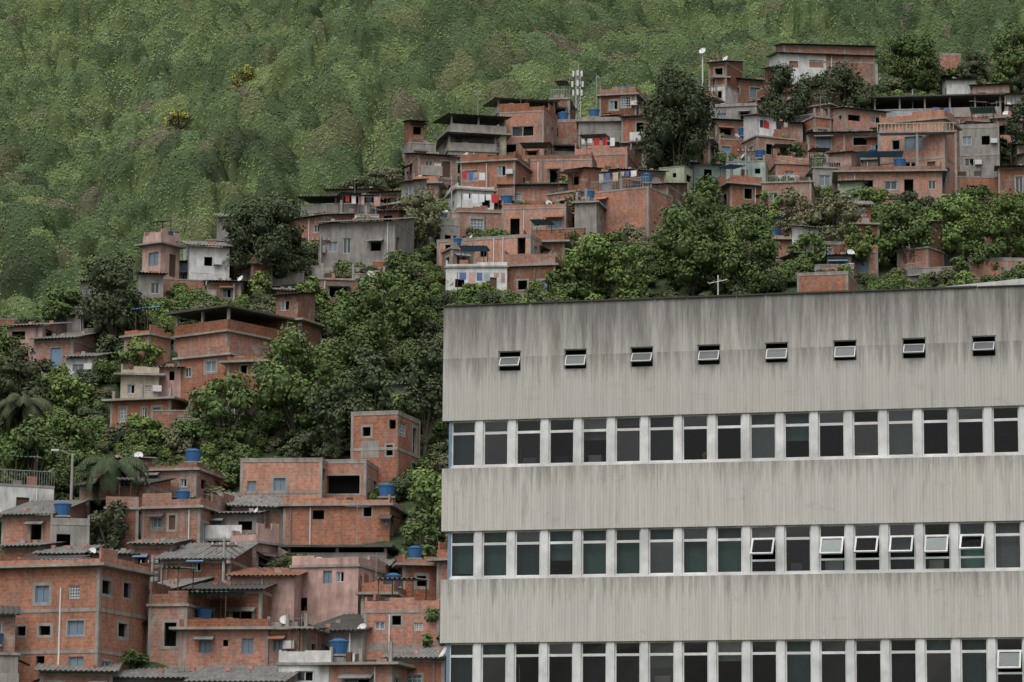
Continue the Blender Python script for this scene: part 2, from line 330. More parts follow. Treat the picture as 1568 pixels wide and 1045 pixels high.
    me.materials.append(M['canopy']); o=bpy.data.objects.new('hillside_forest',me); scene.collection.objects.link(o)
forest()
def tree(name,u,vb,wp,hp,mat='leaf',leaf=.17,dens=1.0,trunk=.1,nl=None,core=.6,far=False,ground=None):
    p=hit(u,vb,far) if ground is None else ground; mpp=(p-CAM).dot(FWD)/F; W=wp*mpp; H=hp*mpp
    p.z=gz(p.x,p.y)-.1
    t=H*trunk; rx=W/2*1.0; rz=(H-t)/2; cz=t+rz*.95
    nl=nl or int(16+W*2.2); n=int(dens*min(24000,9.5*(rx*rx+2*rx*rz)/(leaf*leaf)*.34))
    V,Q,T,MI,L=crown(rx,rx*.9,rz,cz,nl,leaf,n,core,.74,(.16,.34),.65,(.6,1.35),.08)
    parts=[tube((0,0,-.6),(0,0,t*.9+.3),W*.02+.08,W*.014+.06,8)]
    for c in L[::2]:
        mid=(c[0]*.35,c[1]*.35,t*.9+max(c[2]-t,.2)*.4); parts.append(tube((0,0,t*.7),mid,W*.010+.04,.06,5)); parts.append(tube(mid,tuple(c),.06,.03,5))
    for v,q in parts:
        Q=np.vstack([Q,q+len(V)]); V=np.vstack([V,v]); T=np.concatenate([T,np.full(len(v),.1)]); MI=np.concatenate([MI,np.full(len(q),1)])
    me=finish(name,V,Q,T,MI,[mat,'bark']); ob=bpy.data.objects.new(name,me); scene.collection.objects.link(ob); ob.location=p; ob.rotation_euler=(0,0,rng.uniform(0,6)); return ob
# ---------- shared props
d_=MB(); n=14
rings=[(0,0),(.25,.03),(.42,.09),(.5,.13)]
for i in range(3):
    for j in range(n):
        a=2*math.pi*j/n;b2=2*math.pi*(j+1)/n
        q=[(rings[i][0]*math.cos(a),-rings[i][1],rings[i][0]*math.sin(a)),(rings[i+1][0]*math.cos(a),-rings[i+1][1],rings[i+1][0]*math.sin(a)),(rings[i+1][0]*math.cos(b2),-rings[i+1][1],rings[i+1][0]*math.sin(b2)),(rings[i][0]*math.cos(b2),-rings[i][1],rings[i][0]*math.sin(b2))]
        tl=Matrix.Rotation(-.5,3,'X'); d_.poly([tuple(tl@Vector(t)+Vector((0,0,.75))) for t in q],'dish')
d_.cyl((0,.05,0),(0,.05,.75),.03,.03,'steel',6); d_.cyl((0,-.02,.4),(0,-.5,.85),.015,.015,'steel',5); d_.box(-.05,.05,-.56,-.46,.82,.92,'frame')
DISH=d_.mesh('satellite_dish')
t_=MB(); t_.cyl((0,0,0),(0,0,.75),.48,.6,'bluetank',14); t_.cyl((0,0,.75),(0,0,.82),.64,.64,'bluetank',14); t_.cyl((0,0,.82),(0,0,.97),.6,.25,'bluetank',14)
for (x,y) in((-.4,-.4),(.4,-.4),(.4,.4),(-.4,.4)): t_.box(x-.07,x+.07,y-.07,y+.07,-.5,-.12,'beam')
t_.box(-.6,.6,-.6,.6,-.12,-.003,'beam')
TANK=t_.mesh('water_tank')
a_=MB(); a_.cyl((0,0,0),(0,0,2.4),.02,.015,'steel',5)
a_.cyl((-.6,0,2.2),(.6,0,2.2),.012,.012,'steel',4)
for i in range(7): a_.cyl((-.6+i*.2,-.35+i*.025,2.21),(-.6+i*.2,.35-i*.025,2.21),.01,.01,'steel',4)
ANT=a_.mesh('tv_antenna')
def dish(x,y,z,rz=0,sc=1): inst('satellite_dish',DISH,(x,y,z),rz,sc)
def laundry(p,rz,L):
    mb=MB(); mb.cyl((0,0,1.7),(L,0,1.7),.008,.008,'steel',4); mb.cyl((0,0,0),(0,0,1.75),.03,.03,'wood',5); mb.cyl((L,0,0),(L,0,1.75),.03,.03,'wood',5)
    x=.15
    while x<L-.5:
        w_=random.uniform(.3,.6); h_=random.uniform(.4,.9); k=random.choice(['cloth','cloth','bcloth','red','kcloth','teal','cream','pink'])
        mb.poly([(x,.0,1.7),(x+w_,.0,1.7),(x+w_*.97,-.04,1.7-h_),(x+.02,.03,1.7-h_)],k); x+=w_+random.uniform(.05,.3)
    mb.build('hanging_laundry',None,p,rz)
# ---------- houses
HS=[]
def window(mb,fr,o,style):
    a,b,c,d=o[:4]; t=.05
    if style=='hole':
        mb.fbox(fr,a,b,.9,.95,c,d,'dark')  # dark sheet painted as the shade of a room that isn't modelled
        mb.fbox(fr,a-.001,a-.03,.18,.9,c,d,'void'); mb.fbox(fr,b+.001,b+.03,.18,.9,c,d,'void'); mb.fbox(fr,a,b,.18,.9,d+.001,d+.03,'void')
        return
    k='frame' if style!='blue' else 'frameb'; g='glass' if style=='glass' else 'glassb'
    if style=='door':
        mb.fbox(fr,a,b,.10,.15,c,d,'wood' if random.random()<.5 else 'frameb'); return
    for q in ((a,a+t,c,d),(b-t,b,c,d),(a+t,b-t,c,c+t),(a+t,b-t,d-t,d)): mb.fbox(fr,q[0],q[1],.07,.12,q[2],q[3],k)
    m=(a+b)/2; mb.fbox(fr,m-.025,m+.025,.075,.12,c+t,d-t,k)
    if style=='grid':
        n=4
        for i in range(1,n): z=c+(d-c)*i/n; mb.fbox(fr,a+t,b-t,.078,.10,z-.02,z+.02,k)
        for i in (1,3): x=a+(b-a)*i/4; mb.fbox(fr,x-.015,x+.015,.08,.11,c+t,d-t,k)
    if random.random()<.4 and style!='blue':
        mb.fbox(fr,a+.01,m,.13,.15,c+.01,d-.01,g); mb.fbox(fr,m,b-.01,.3,.32,c+.01,d-.01,'dark')
    else: mb.fbox(fr,a+.01,b-.01,.13,.15,c+.01,d-.01,g)
NM={'brick':'brick_house','brick2':'brick_house','brick3':'brick_house','conc':'concrete_house','white':'white_house','pink':'pink_house','cream':'cream_house','teal':'teal_house','blue':'blue_house','green':'green_house'}
def house(uL,uR,vT,vB,fl=1,yaw=0,D=6.,m='brick',roof='slab',wins=None,name=None,beams=True,band=None,pw=2.2,filler=False,clutter=True,tank=None):
    random.seed(int(uL*7+vT*13)); yr=math.radians(yaw)
    p=hit((uL+uR)/2,vB); mpp=(p-CAM).dot(FWD)/F; W=(uR-uL)*mpp/math.cos(yr); H=(vB-vT)*mpp/math.cos(PITCH)
    e=empty(name or NM[m],p,yr)
    hp=0
    if roof=='pavilion': hp=min(pw,H*.5)
    B=H-hp; fh=B/fl
    wl=MB(); wi=MB(); rf=MB(); stc=MB(); ex_=MB(); x0=-W/2
    front=((x0,0),(1,0),(0,1)); right=((x0+W,0),(0,1),(-1,0)); left=((x0,D),(0,-1),(1,0))
    isb=m.startswith('brick')
    fm_=[m]*fl
    if isb:
        for f in range(fl):
            if random.random()<.35: fm_[f]=random.choice(['brick','brick2','brick3','conc','brick2','white','conc'] if fl>1 else ['brick','brick2'])
        if m=='brick3': fm_=[m]*fl
    mf=lambda z: fm_[min(fl-1,max(0,int(z/fh)))]
    def autoops(wd,pr=.85):
        ops=[]; nb=max(1,int(wd/1.9)); bw=wd/nb
        for f in range(fl):
            for i in range(nb):
                r=random.random()
                if r>pr: continue
                ww=min(random.choice([.7,.9,1.1,1.4]),bw*.6); c=(i+.5)*bw+random.uniform(-.3,.3)*(bw-ww); k=fh/2.8
                if r<pr*.66: z=(f*fh+random.uniform(.9,1.15)*k,f*fh+random.uniform(1.9,2.15)*k); s=random.choice(['glass','glassb','grid','hole','blue','hole','hole'])
                elif r<pr*.8: ww*=.55; z=(f*fh+1.4*k,f*fh+2.0*k); s=random.choice(['hole','glass'])
                else: ww=min(.85,ww); z=(f*fh+.08*k,f*fh+2.1*k); s=random.choice(['hole','door','door'])
                ops.append((c-ww/2,c+ww/2,z[0],z[1],s))
        return ops
    if wins is None: fo=autoops(W)
    else:
        fo=[]
        for q in wins:
            u,v,ww,hh=q[:4]; s=q[4] if len(q)>4 else 'glassb'; c=(u-uL)/(uR-uL)*W; z=(vB-v)*mpp; a=ww*mpp/2/math.cos(yr); h=hh*mpp/2
            if z+h<B-.05: fo.append((max(.05,c-a),min(W-.05,c+a),max(.02,z-h),z+h,s))
    ro=autoops(D,.65); lo=autoops(D,.65)
    if B>0:
        for fr,wd,ops in((front,W,fo),(right,D,ro),(left,D,lo)):
            O,exx,eyy=fr; PP=lambda s_,d_,z:(O[0]+exx[0]*s_+eyy[0]*d_,O[1]+exx[1]*s_+eyy[1]*d_,z)
            wl.facade(fr,wd,-4,B,ops,mf if fl==1 or len(set(fm_))==1 else m)
            if len(set(fm_))>1:
                for f in range(fl):
                    if fm_[f]==m: continue
                    oo=[o for o in ops if f*fh<=(o[2]+o[3])/2<(f+1)*fh]
                    fr2=((O[0]-eyy[0]*.008,O[1]-eyy[1]*.008),exx,eyy)
                    wl.facade(fr2,wd,f*fh if f else -4,(f+1)*fh-.21,[(o[0],o[1],o[2],min(o[3],(f+1)*fh-.22)) for o in oo],fm_[f],.01)
            for o in ops:
                window(wi,fr,o,o[4])
                if isb and random.random()<.75:
                    g=random.uniform(.08,.2); a,b,c,d=o[:4]
                    for q in ((a-g,b+g,d+.001,d+g),(a-g,b+g,c-g,c-.001),(a-g,a-.001,c,d),(b+.001,b+g,c,d)):
                        if q[0]>.03 and q[1]<wd-.03: wl.fbox(fr,q[0],q[1],-.014,.02,q[2],q[3],'beam')
                if clutter and random.random()<.13:
                    a,b,c,d=o[:4]; k=random.choice(['fibro','fibrod','tile','frameb','fibro','orange'])
                    for dz in(0,.03): ex_.poly([PP(a-.25,-.7,d-.05+dz),PP(b+.25,-.7,d-.05+dz),PP(b+.25,-.01,d+.25+dz),PP(a-.25,-.01,d+.25+dz)],k)
                if clutter and o[4]!='door' and random.random()<.06:
                    a,b,c,d=o[:4]; ex_.fbox(fr,b+.1,b+.75,-.35,-.01,c+.1,c+.55,'frame')
            if isb:
                for _ in range(int(wd*B/7)):
                    if random.random()<.4: continue
                    a=random.uniform(0,wd-1.2); ww=random.uniform(.5,1.8); c=random.uniform(0,B-1); hh=random.uniform(.4,1.4)
                    if a+ww>wd-.2 or c+hh>B-.25 or any(a<o[1]+.2 and a+ww>o[0]-.2 and c<o[3]+.2 and c+hh>o[2]-.2 for o in ops): continue
                    wl.fbox(fr,a,a+ww,-.012,.02,c,c+hh,random.choice(['conc','brick','brick2','conc','beam','brick3']))
        wl.poly([(x0,D,-4),(x0+W,D,-4),(x0+W,D,B),(x0,D,B)],m)
        wl.poly([(x0+.01,.01,B-.01),(x0+W-.01,.01,B-.01),(x0+W-.01,D-.01,B-.01),(x0+.01,D-.01,B-.01)],'beam')
        if beams and (isb or m=='conc'):
            for f in range(0,fl+(0 if roof in('slab','pavilion') else 1)):
                z=f*fh; z1=z-.001; pj=random.choice([0,0,.25,.4,.7]) if 0<f<fl and clutter else 0
                stc.box(x0-.03,x0+W+.03,-.03-pj,D+.03,z1-(.2 if pj==0 else .12),z1,'beam')
            nb=max(1,int(W/3.0))
            for i in range(nb+1):
                c=W*i/nb; c=min(max(c,.08),W-.08)
                if any(o[0]-.1<c<o[1]+.1 for o in fo): continue
                if 0<i<nb and random.random()<.4: continue
                stc.fbox(front,c-.09,c+.09,-.02,.1,-4,B-.02,'beam')
            for fr,ops in((right,ro),(left,lo)):
                for c in(.125,D-.1):
                    if not any(o[0]-.1<c<o[1]+.1 for o in ops): stc.fbox(fr,c-.09,c+.09,-.022,.1,-4,B-.03,'beam')
        if band: stc.fbox(front,0,W,-.016,.02,0,fh*.45,band)
        if clutter and W>2.5:
            for _ in range(2):
                if random.random()<.4:
                    c=random.uniform(.3,W-.3)
                    if not any(o[0]-.1<c<o[1]+.1 for o in fo): ex_.cyl((x0+c,-.07,-2),(x0+c,-.07,B-.1),.05,.05,random.choice(['frame','dish','fibro']),6)
            if (fl>=2 and random.random()<.6 and wins is None) or (fl==1 and random.random()<.2):
                f=fl-1; z=f*fh if f>0 else .0; bw=random.uniform(.4,.9)*W; a=x0+random.choice([0,W-bw]); dp=random.uniform(.9,1.4)
                ex_.box(a,a+bw,-dp,-.04,z-.125,z+.02,'beam'); k=random.choice([m,'beam','bars','bars','white'])
                if k=='bars':
                    n_=int(bw/.14)
                    for i in range(n_+1): ex_.box(a+bw*i/n_-.012,a+bw*i/n_+.012,-dp+.02,-dp+.045,z+.02,z+.92,'steel')
                    ex_.box(a,a+bw,-dp+.01,-dp+.06,z+.92,z+.97,'steel')
                else: ex_.box(a,a+bw,-dp,-dp+.1,z+.02,z+.85,k)
                for xx in(a+.1,a+bw-.1): ex_.box(xx-.07,xx+.07,-dp+.15,-dp+.29,-4,z-.125,'beam')
            if random.random()<.16:
                a=x0+W+.05; ns=int(max(4,B/.19))
                for i in range(ns): ex_.box(a,a+.8,i*.24,i*.24+.26,i*.18-.25,i*.18,'beam')
    ov=random.choice([.03,.12,.3,.5])
    zr=B+.15
    if roof in('slab','pavilion'):
        rf.box(x0-ov,x0+W+ov,-ov,D+ov*.5,B,B+.15,'beam')
    if roof=='slab':
        q_=random.random()
        if filler and q_<.55 and W>2.6:
            a=x0+random.choice([0.05,.35])*W; b=a+W*random.uniform(.45,.62); y0=random.uniform(.3,1.8); hz=random.uniform(1.9,2.4); k=random.choice([m,'brick','brick2','conc','white'])
            fr=((a,y0),(1,0),(0,1)); op=[(.4,1.2,zr+.9,zr+1.7)] if b-a>1.4 else []
            wl.facade(fr,b-a,zr,zr+hz,op,k); [window(wi,fr,o,random.choice(['glassb','hole'])) for o in op]
            for xx in(a,b): wl.poly([(xx,y0,zr),(xx,D,zr),(xx,D,zr+hz+.5),(xx,y0,zr+hz)],k,[(0,zr),(D-y0,zr),(D-y0,zr+hz+.5),(0,zr+hz)])
            rf.corr(a-.3,b+.3,y0-.5,D,zr+hz,zr+hz+.55,random.choice(['fibro','fibrod']))
        elif q_<.7:
            hpz=random.uniform(.3,.9); n_=random.choice([1,2,3])
            for i in range(n_):
                a=x0+W*i/n_; rf.box(a,a+W/n_-.002,0,.12,B+.15,B+.15+hpz*random.uniform(.5,1.3),m)
            for xx in(x0,x0+W-.12):
                for i in range(3): rf.box(xx,xx+.12,.122+D*i/3.1,.12+D*(i+1)/3.1,B+.15,B+.15+hpz*random.uniform(.6,1.8),m)
        elif q_<.88:
            for xx in (x0+.15,x0+W*.5,x0+W-.15):
                hh=random.uniform(.3,1.3); rf.box(xx-.09,xx+.09,.1,.28,B+.15,B+.15+hh,'beam')
                for dx in(-.05,.05): rf.cyl((xx+dx,.19,B+.15+hh),(xx+dx*1.6,.19,B+.5+hh),.012,.012,'wood',4)
        else:
            n_=int(W/.16)
            for i in range(n_+1): rf.box(x0+W*i/n_-.01,x0+W*i/n_+.01,.04,.06,zr,zr+.9,'steel')
            rf.box(x0,x0+W,.03,.07,zr+.9,zr+.94,'steel')
        if clutter:
            for _ in range(3):
                a=random.uniform(x0+.1,x0+W-.9); yy=random.uniform(.15,.6); rf.box(a,a+random.uniform(.2,.8),yy,yy+.3,zr,zr+random.uniform(.15,.6),random.choice(['brick','beam','fibro','fibrod','wood','brick2']))
            if random.random()<.25:
                a=x0+random.uniform(0,.4)*W; b=a+random.uniform(.35,.55)*W; z=zr+random.uniform(1.7,2.1)
                for xx in(a+.05,b-.05): rf.cyl((xx,.4,zr),(xx,.4,z),.035,.035,'wood',5); rf.cyl((xx,D*.6,zr),(xx,D*.6,z+.25),.035,.035,'wood',5)
                rf.corr(a-.15,b+.15,.2,D*.65,z,z+.3,random.choice(['fibro','fibrod','btarp','tarp']))
    if roof=='parapet':
        for q in((x0-.04,x0+W+.04,-.04,.14),(x0-.04,x0+.12,.14,D),(x0+W-.12,x0+W+.04,.14,D)): rf.box(*q,B,B+.08,'beam')
    if roof in('shed','shedd','tile'):
        k={'shed':'fibro','shedd':'fibrod','tile':'tile'}[roof]; rise=D*random.uniform(.16,.3)
        rf.corr(x0-.35,x0+W+.35,-.5,D+.2,B+.03,B+rise,k)
        wl.poly([(x0,0,B),(x0,D,B),(x0,D,B+rise-.1)],m); wl.poly([(x0+W,0,B),(x0+W,D,B),(x0+W,D,B+rise-.1)],m)
        for _ in range(3): a=random.uniform(x0,x0+W-.5); yy=random.uniform(0,D*.7); z=B+.03+rise*(yy+.5)/(D+.7); rf.box(a,a+.3,yy,yy+.2,z,z+.2,random.choice(['brick','beam']))
    if roof=='pavilion':
        z0=B+.15; pr=min(.9,hp*.42)
        km=m if random.random()<.6 else 'beam'
        for q in((x0,x0+W,0,.12),(x0,x0+.12,.12,D),(x0+W-.12,x0+W,.12,D)): rf.box(*q,z0,z0+pr,km)
        nb=max(1,int(W/2.6))
        for i in range(nb+1):
            xx=x0+.1+(W-.2)*i/nb
            for yy in(.12,D-.3): rf.box(xx-.09,xx+.09,yy,yy+.18,z0+pr if yy<.2 else z0,B+hp-.12,'beam')
        rf.box(x0+W*.25,x0+W*.97,D-.6,D-.5,z0,B+hp-.15,m)
        if random.random()<.5: rf.box(x0-.4,x0+W+.4,-.5,D+.2,B+hp-.14,B+hp,'fibrod')
        else: rf.corr(x0-.4,x0+W+.4,-.6,D+.2,B+hp-.1,B+hp+D*.12,random.choice(['fibro','fibrod']))
    for mb_,nn in((wl,'walls'),(wi,'windows'),(rf,'roof'),(stc,'frame_beams'),(ex_,'fittings')): mb_.build(nn,e)
    HS.append(dict(u0=uL,u1=uR,v0=vT,v1=vB,y=p.y,p=p,W=W,D=D,yr=yr,H=H,B=B,mpp=mpp,prim=not filler))
    MW=Matrix.Translation(p)@Matrix.Rotation(yr,4,'Z')
    top={'slab':B+.15,'pavilion':B+hp+.0,'parapet':B-.3}.get(roof,None)
    if tank is not None and top is not None: inst('water_tank',TANK,MW@Vector(((tank-.5)*W,.8,top+.5)),0,.9)
    if clutter:
        if top is not None:
            if tank is None and random.random()<.17: q=MW@Vector((random.uniform(-.35,.35)*W,random.uniform(1.2,2.2),top+.5)); inst('water_tank',TANK,q,0,random.uniform(.75,.9))
            if random.random()<.2: q=MW@Vector((random.uniform(-.45,.45)*W,random.uniform(.2,.8),top)); dish(*q,random.uniform(-1.3,.6),random.uniform(.5,.75))
            if random.random()<.4: q=MW@Vector((random.uniform(-.45,.45)*W,1.,top)); inst('tv_antenna',ANT,q,random.uniform(0,3),random.uniform(.8,1.3))
            if random.random()<.22 and W>3. and roof!='pavilion': laundry(MW@Vector((x0+.4,.5,top)),yr,min(W-.8,4))
        elif random.random()<.2: q=MW@Vector((random.choice([-.5,.5])*W,-.15,B-.3)); dish(*q,random.uniform(-1.3,.6),random.uniform(.5,.75))
    return e
h=house
# upper right
h(1192,1345,84,122,1,6,6,'white','shed',[(1215,100,14,10,'hole'),(1250,98,22,12,'glass'),(1300,100,10,8,'hole')])
h(1200,1340,70,94,1,4,6,'brick2','shedd',[],clutter=False)
h(1086,1112,95,165,2,-25,5,'brick','shed')
h(1095,1112,120,165,1,0,4,'conc','slab')
h(1118,1172,122,166,1,15,5,'brick2','shedd')
h(1088,1158,163,218,2,-12,6,'conc','slab',[(1105,178,14,12,'blue'),(1140,178,12,12,'hole'),(1110,203,12,12)])
h(1340,1532,146,215,1,-8,9,'conc','pavilion',pw=3.2)
h(1440,1472,82,150,2,0,5,'brick','parapet')
h(1450,1495,122,160,1,0,5,'white','shed')
h(1490,1545,130,170,1,-10,5,'pink','shed')
h(1350,1445,186,300,2,-24,5,'brick3','slab',[(1400,217,26,20,'blue'),(1374,218,10,14,'hole'),(1395,255,14,14,'hole'),(1425,262,12,26,'door')],clutter=False)
p_=hit(1405,302); mp_=(p_-CAM).dot(FWD)/F; tb=MB(); W_=120*mp_; zt=(302-203)*mp_
tb.box(-W_/2,W_/2,-1.3,-.1,zt-.15,zt,'beam'); tb.box(-W_/2,W_/2,-1.3,-1.2,zt+.7,zt+.78,'cream')
for i in range(int(W_/.34)+1): tb.box(-W_/2+i*.34-.035,-W_/2+i*.34+.035,-1.28,-1.22,zt,zt+.7,'cream')
for sx in(-1,0,1): tb.box(sx*(W_/2-.1)-.1,sx*(W_/2-.1)+.1,-1.2,-1.0,-4,zt-.15,'beam')
tb.build('balustrade_terrace',None,p_,math.radians(-6))
h(1466,1530,196,275,2,-10,6,'conc','slab',[(1482,214,14,14),(1510,214,12,14,'hole'),(1485,248,14,12,'glass')])
h(1480,1520,232,262,1,0,5,'white','slab')
h(1238,1348,203,262,1,-6,6,'brick2','shed',[(1262,218,22,18,'blue'),(1318,216,22,12,'hole'),(1300,247,10,14,'hole')],band='conc')
h(1095,1230,186,232,1,8,6,'brick2','shedd')
h(1100,1160,215,255,1,10,5,'brick','slab',tank=.7)
h(1062,1112,252,294,1,12,5,'teal','shed',[(1084,268,12,18,'hole')])
h(1112,1172,248,292,1,-8,5,'teal','slab',[(1140,268,10,18,'door'),(1160,262,8,8,'hole')])
h(1118,1168,284,330,1,18,5,'brick','slab',[(1146,296,12,16,'hole')])
h(1168,1242,280,345,1,-10,5,'brick2','slab',[(1185,300,12,12),(1220,302,10,10,'hole')])
h(1188,1240,252,285,1,5,5,'brick','slab')
h(1245,1290,258,300,1,5,5,'conc','slab')
h(1284,1442,264,308,1,-5,6,'brick2','slab',tank=.6)
h(1430,1545,272,312,1,4,6,'brick','slab')
h(1530,1590,255,318,1,-8,6,'brick2','shed')
h(1222,1298,418,480,1,-14,5,'brick','parapet',[],clutter=False)
h(1484,1600,396,425,1,3,5,'brick','parapet',[],clutter=False)
h(1186,1212,368,412,1,0,4,'brick2','slab',[])
h(1238,1366,372,410,1,6,5,'brick2','parapet')
# centre top
h(762,850,152,200,1,10,7,'conc','pavilion',pw=1.6)
h(690,775,176,262,2,12,8,'cream','pavilion',pw=1.9)
h(686,760,206,268,1,8,7,'conc','pavilion',pw=1.7)
h(764,832,172,262,2,-14,7,'brick','slab',[(800,200,34,16,'glass'),(782,226,16,12,'hole'),(815,240,12,14,'hole')])
h(828,892,184,258,2,-10,6,'brick2','parapet',tank=.5)
h(842,872,152,205,1,-8,5,'brick','slab')
h(886,962,186,252,2,-5,6,'conc','slab',tank=.3)
h(918,974,146,200,1,-14,6,'brick2','slab',[(940,160,12,14,'glassb'),(958,156,14,16,'grid'),(930,176,10,8,'hole')])
h(952,1002,178,258,2,-15,6,'brick','shed')
h(955,985,168,195,1,0,4,'white','slab')
h(640,700,238,305,2,14,6,'brick2','shedd')
h(704,788,248,310,1,-16,7,'brick3','slab',[(720,267,22,16,'blue'),(768,262,12,16)])
h(786,906,246,300,1,-6,6,'brick2','slab')
h(830,890,222,262,1,4,5,'conc','pavilion',pw=1.8)
h(880,960,238,290,1,-12,6,'brick','slab')
h(700,756,292,338,1,14,5,'white','slab',[(744,306,12,22,'hole'),(716,300,8,8,'hole')])
h(766,868,284,325,1,-5,6,'brick','shedd',[(790,302,16,12,'grid'),(850,300,14,14)])
h(870,948,264,320,1,-10,6,'brick2','slab')
h(905,992,292,366,1,-28,5,'brick','slab',[(918,312,20,18,'blue'),(965,302,20,22,'blue')],tank=.9)
h(958,1022,284,350,1,-20,6,'brick2','shed')
h(700,770,326,372,1,5,5,'brick2','slab',[(730,345,20,20,'grid')])
h(768,866,320,376,1,-10,6,'brick','slab',tank=.05)
h(668,812,364,420,1,-20,6,'brick3','parapet',[(688,379,14,16,'hole'),(712,382,10,10,'glassb'),(798,380,12,26,'hole'),(740,388,10,10,'hole')])
h(800,864,372,425,1,-8,6,'brick','slab')
h(682,776,410,470,1,-5,6,'white','slab')
laundry(hit(700,480)+Vector((0,-.3,1.6)),0,4.5)
h(770,850,408,462,1,-12,6,'brick2','slab',[(832,439,16,18,'blue'),(800,436,14,14,'hole')])
# centre-left
h(460,566,300,352,1,-8,6,'conc','pavilion',pw=2.1)
h(486,604,340,430,1,-14,6,'conc','shed',[(530,375,12,24,'glass'),(508,376,14,16,'glassb'),(575,378,16,14,'hole')])
h(520,600,330,356,1,10,5,'white','slab')
h(290,350,378,440,1,12,5,'white','shed',[(318,400,12,14,'hole')])
h(246,300,402,452,1,-22,5,'blue','shed',[(264,420,10,14,'hole'),(282,424,8,10,'glass')])
h(316,368,432,470,1,0,5,'brick2','shedd')
h(590,618,450,492,1,-10,4,'white','shed',[(602,466,8,14,'hole')])
h(425,470,446,478,1,8,4,'brick2','shed')
h(490,590,430,470,1,8,5,'brick2','slab')
# left
h(8,64,500,562,2,-14,5,'pink','shed')
h(50,112,520,572,1,-16,5,'brick2','shed')
h(100,140,548,580,1,-10,4,'white','shed')
h(262,350,474,560,1,-38,7,'brick','pavilion',[(335,521,30,22,'blue'),(302,520,12,20,'hole')],pw=2.0,clutter=False)
h(268,352,548,618,1,-32,7,'brick2','slab',[(285,568,10,14,'glass'),(322,562,16,16,'glassb')],clutter=False)
h(346,404,556,612,1,-16,6,'brick','slab',[(372,566,10,14,'hole'),(392,566,10,16,'glass')])
h(238,276,564,622,1,0,5,'pink','shed',[(262,575,8,14,'hole')])
h(184,242,576,622,1,4,5,'cream','slab',[(200,596,12,14),(226,596,10,12,'grid')])
h(166,262,614,672,1,-18,6,'brick3','slab',[(186,634,10,22,'grid'),(220,634,8,20,'glassb'),(240,632,12,14,'blue')],clutter=False)
h(536,608,632,740,2,-16,5,'brick','parapet',[(600,650,10,14,'hole'),(560,660,12,14,'hole'),(596,690,10,16,'hole')],clutter=False)
h(590,640,590,640,1,-10,5,'conc','shed',[])
h(218,300,722,800,2,-14,5,'brick2','slab',[(232,735,12,14,'blue'),(262,730,16,16,'grid'),(280,740,10,12)],tank=.85)
h(366,492,704,800,2,-6,7,'brick3','parapet',[(384,745,14,18,'blue'),(427,744,18,24,'blue'),(400,785,14,14,'hole')],clutter=False)
h(488,560,706,790,1,-8,6,'brick','parapet',[(522,742,56,28,'hole')],clutter=False)
h(432,596,776,848,1,-8,6,'brick3','slab',[(486,788,18,14,'hole'),(562,784,12,14,'hole'),(590,800,8,8,'glass')],tank=.95)
h(438,592,836,886,1,-6,6,'conc','pavilion',pw=1.4)
h(214,306,780,862,1,-16,6,'brick2','slab',[(238,800,14,16),(262,800,10,22,'door')])
h(300,392,788,868,2,-8,6,'conc','shed')
h(355,432,778,850,1,12,6,'brick2','shed')
h(0,80,790,850,1,-12,6,'brick','shed')
h(76,135,805,860,1,8,5,'conc','slab',tank=.3)
h(0,58,838,890,1,-16,6,'brick2','shed')
h(56,120,850,905,1,-6,5,'brick','shed')
h(140,205,850,910,1,6,5,'brick2','shed')
h(200,262,835,915,1,-6,5,'brick','shed',[(215,862,10,16,'hole'),(240,860,10,12)])
h(244,352,858,925,1,-8,6,'brick2','shed',[(300,868,14,14,'glass')],band='tarp')
h(352,450,884,960,1,-6,6,'pink','tile',[(372,915,20,16,'hole')])
h(444,548,870,965,2,-16,6,'pink','slab',[(462,925,14,20,'hole'),(500,884,14,20,'blue'),(520,884,12,16,'glassb')],clutter=False)
h(488,590,868,915,1,-4,5,'brick2','shed',[(500,885,14,18),(526,885,14,18),(560,890,12,12,'hole')])
h(616,680,868,935,1,8,6,'brick','slab',[(645,890,14,16,'hole')])
h(285,400,905,978,1,-8,6,'brick2','shedd',[(315,945,20,22,'hole'),(370,945,30,16,'hole')])
h(-40,152,872,1060,3,-20,6.2,'brick3','slab',[(112,908,18,20,'grid'),(60,910,22,26,'blue'),(116,963,26,22,'blue'),(12,966,10,14,'hole'),(28,966,14,14,'hole'),(66,966,18,14,'hole'),(118,1016,24,18,'blue'),(60,1016,14,22,'hole')],clutter=False)
h(214,262,905,960,1,-20,5,'conc','shed')
h(225,285,930,1020,1,-10,6,'brick2','slab')
h(272,410,966,1048,1,-8,7,'brick','slab',[(312,990,18,20,'blue'),(378,990,18,24,'blue'),(344,985,8,10,'hole')])
h(404,470,966,1044,1,-14,6,'brick2','slab',[(425,988,14,18,'blue')])
h(468,556,968,1030,1,-20,6,'conc','shedd')
h(552,602,912,985,2,-6,6,'brick','slab')
h(556,672,940,1030,1,-10,7,'brick','slab',[(580,958,16,12,'glassb'),(606,950,14,14,'hole'),(640,960,14,12,'grid')])
h(425,506,1020,1085,1,-4,6,'white','slab',[(466,1036,26,16,'glass')])
h(500,600,1020,1090,1,-14,6,'brick2','slab',tank=.1)
h(592,680,1010,1090,1,-8,6,'brick','shed')
h(150,300,1040,1100,1,-5,7,'conc','shed')
h(60,170,1030,1100,1,4,6,'brick2','shed')
h(290,430,1046,1110,1,-6,7,'brick2','shed')
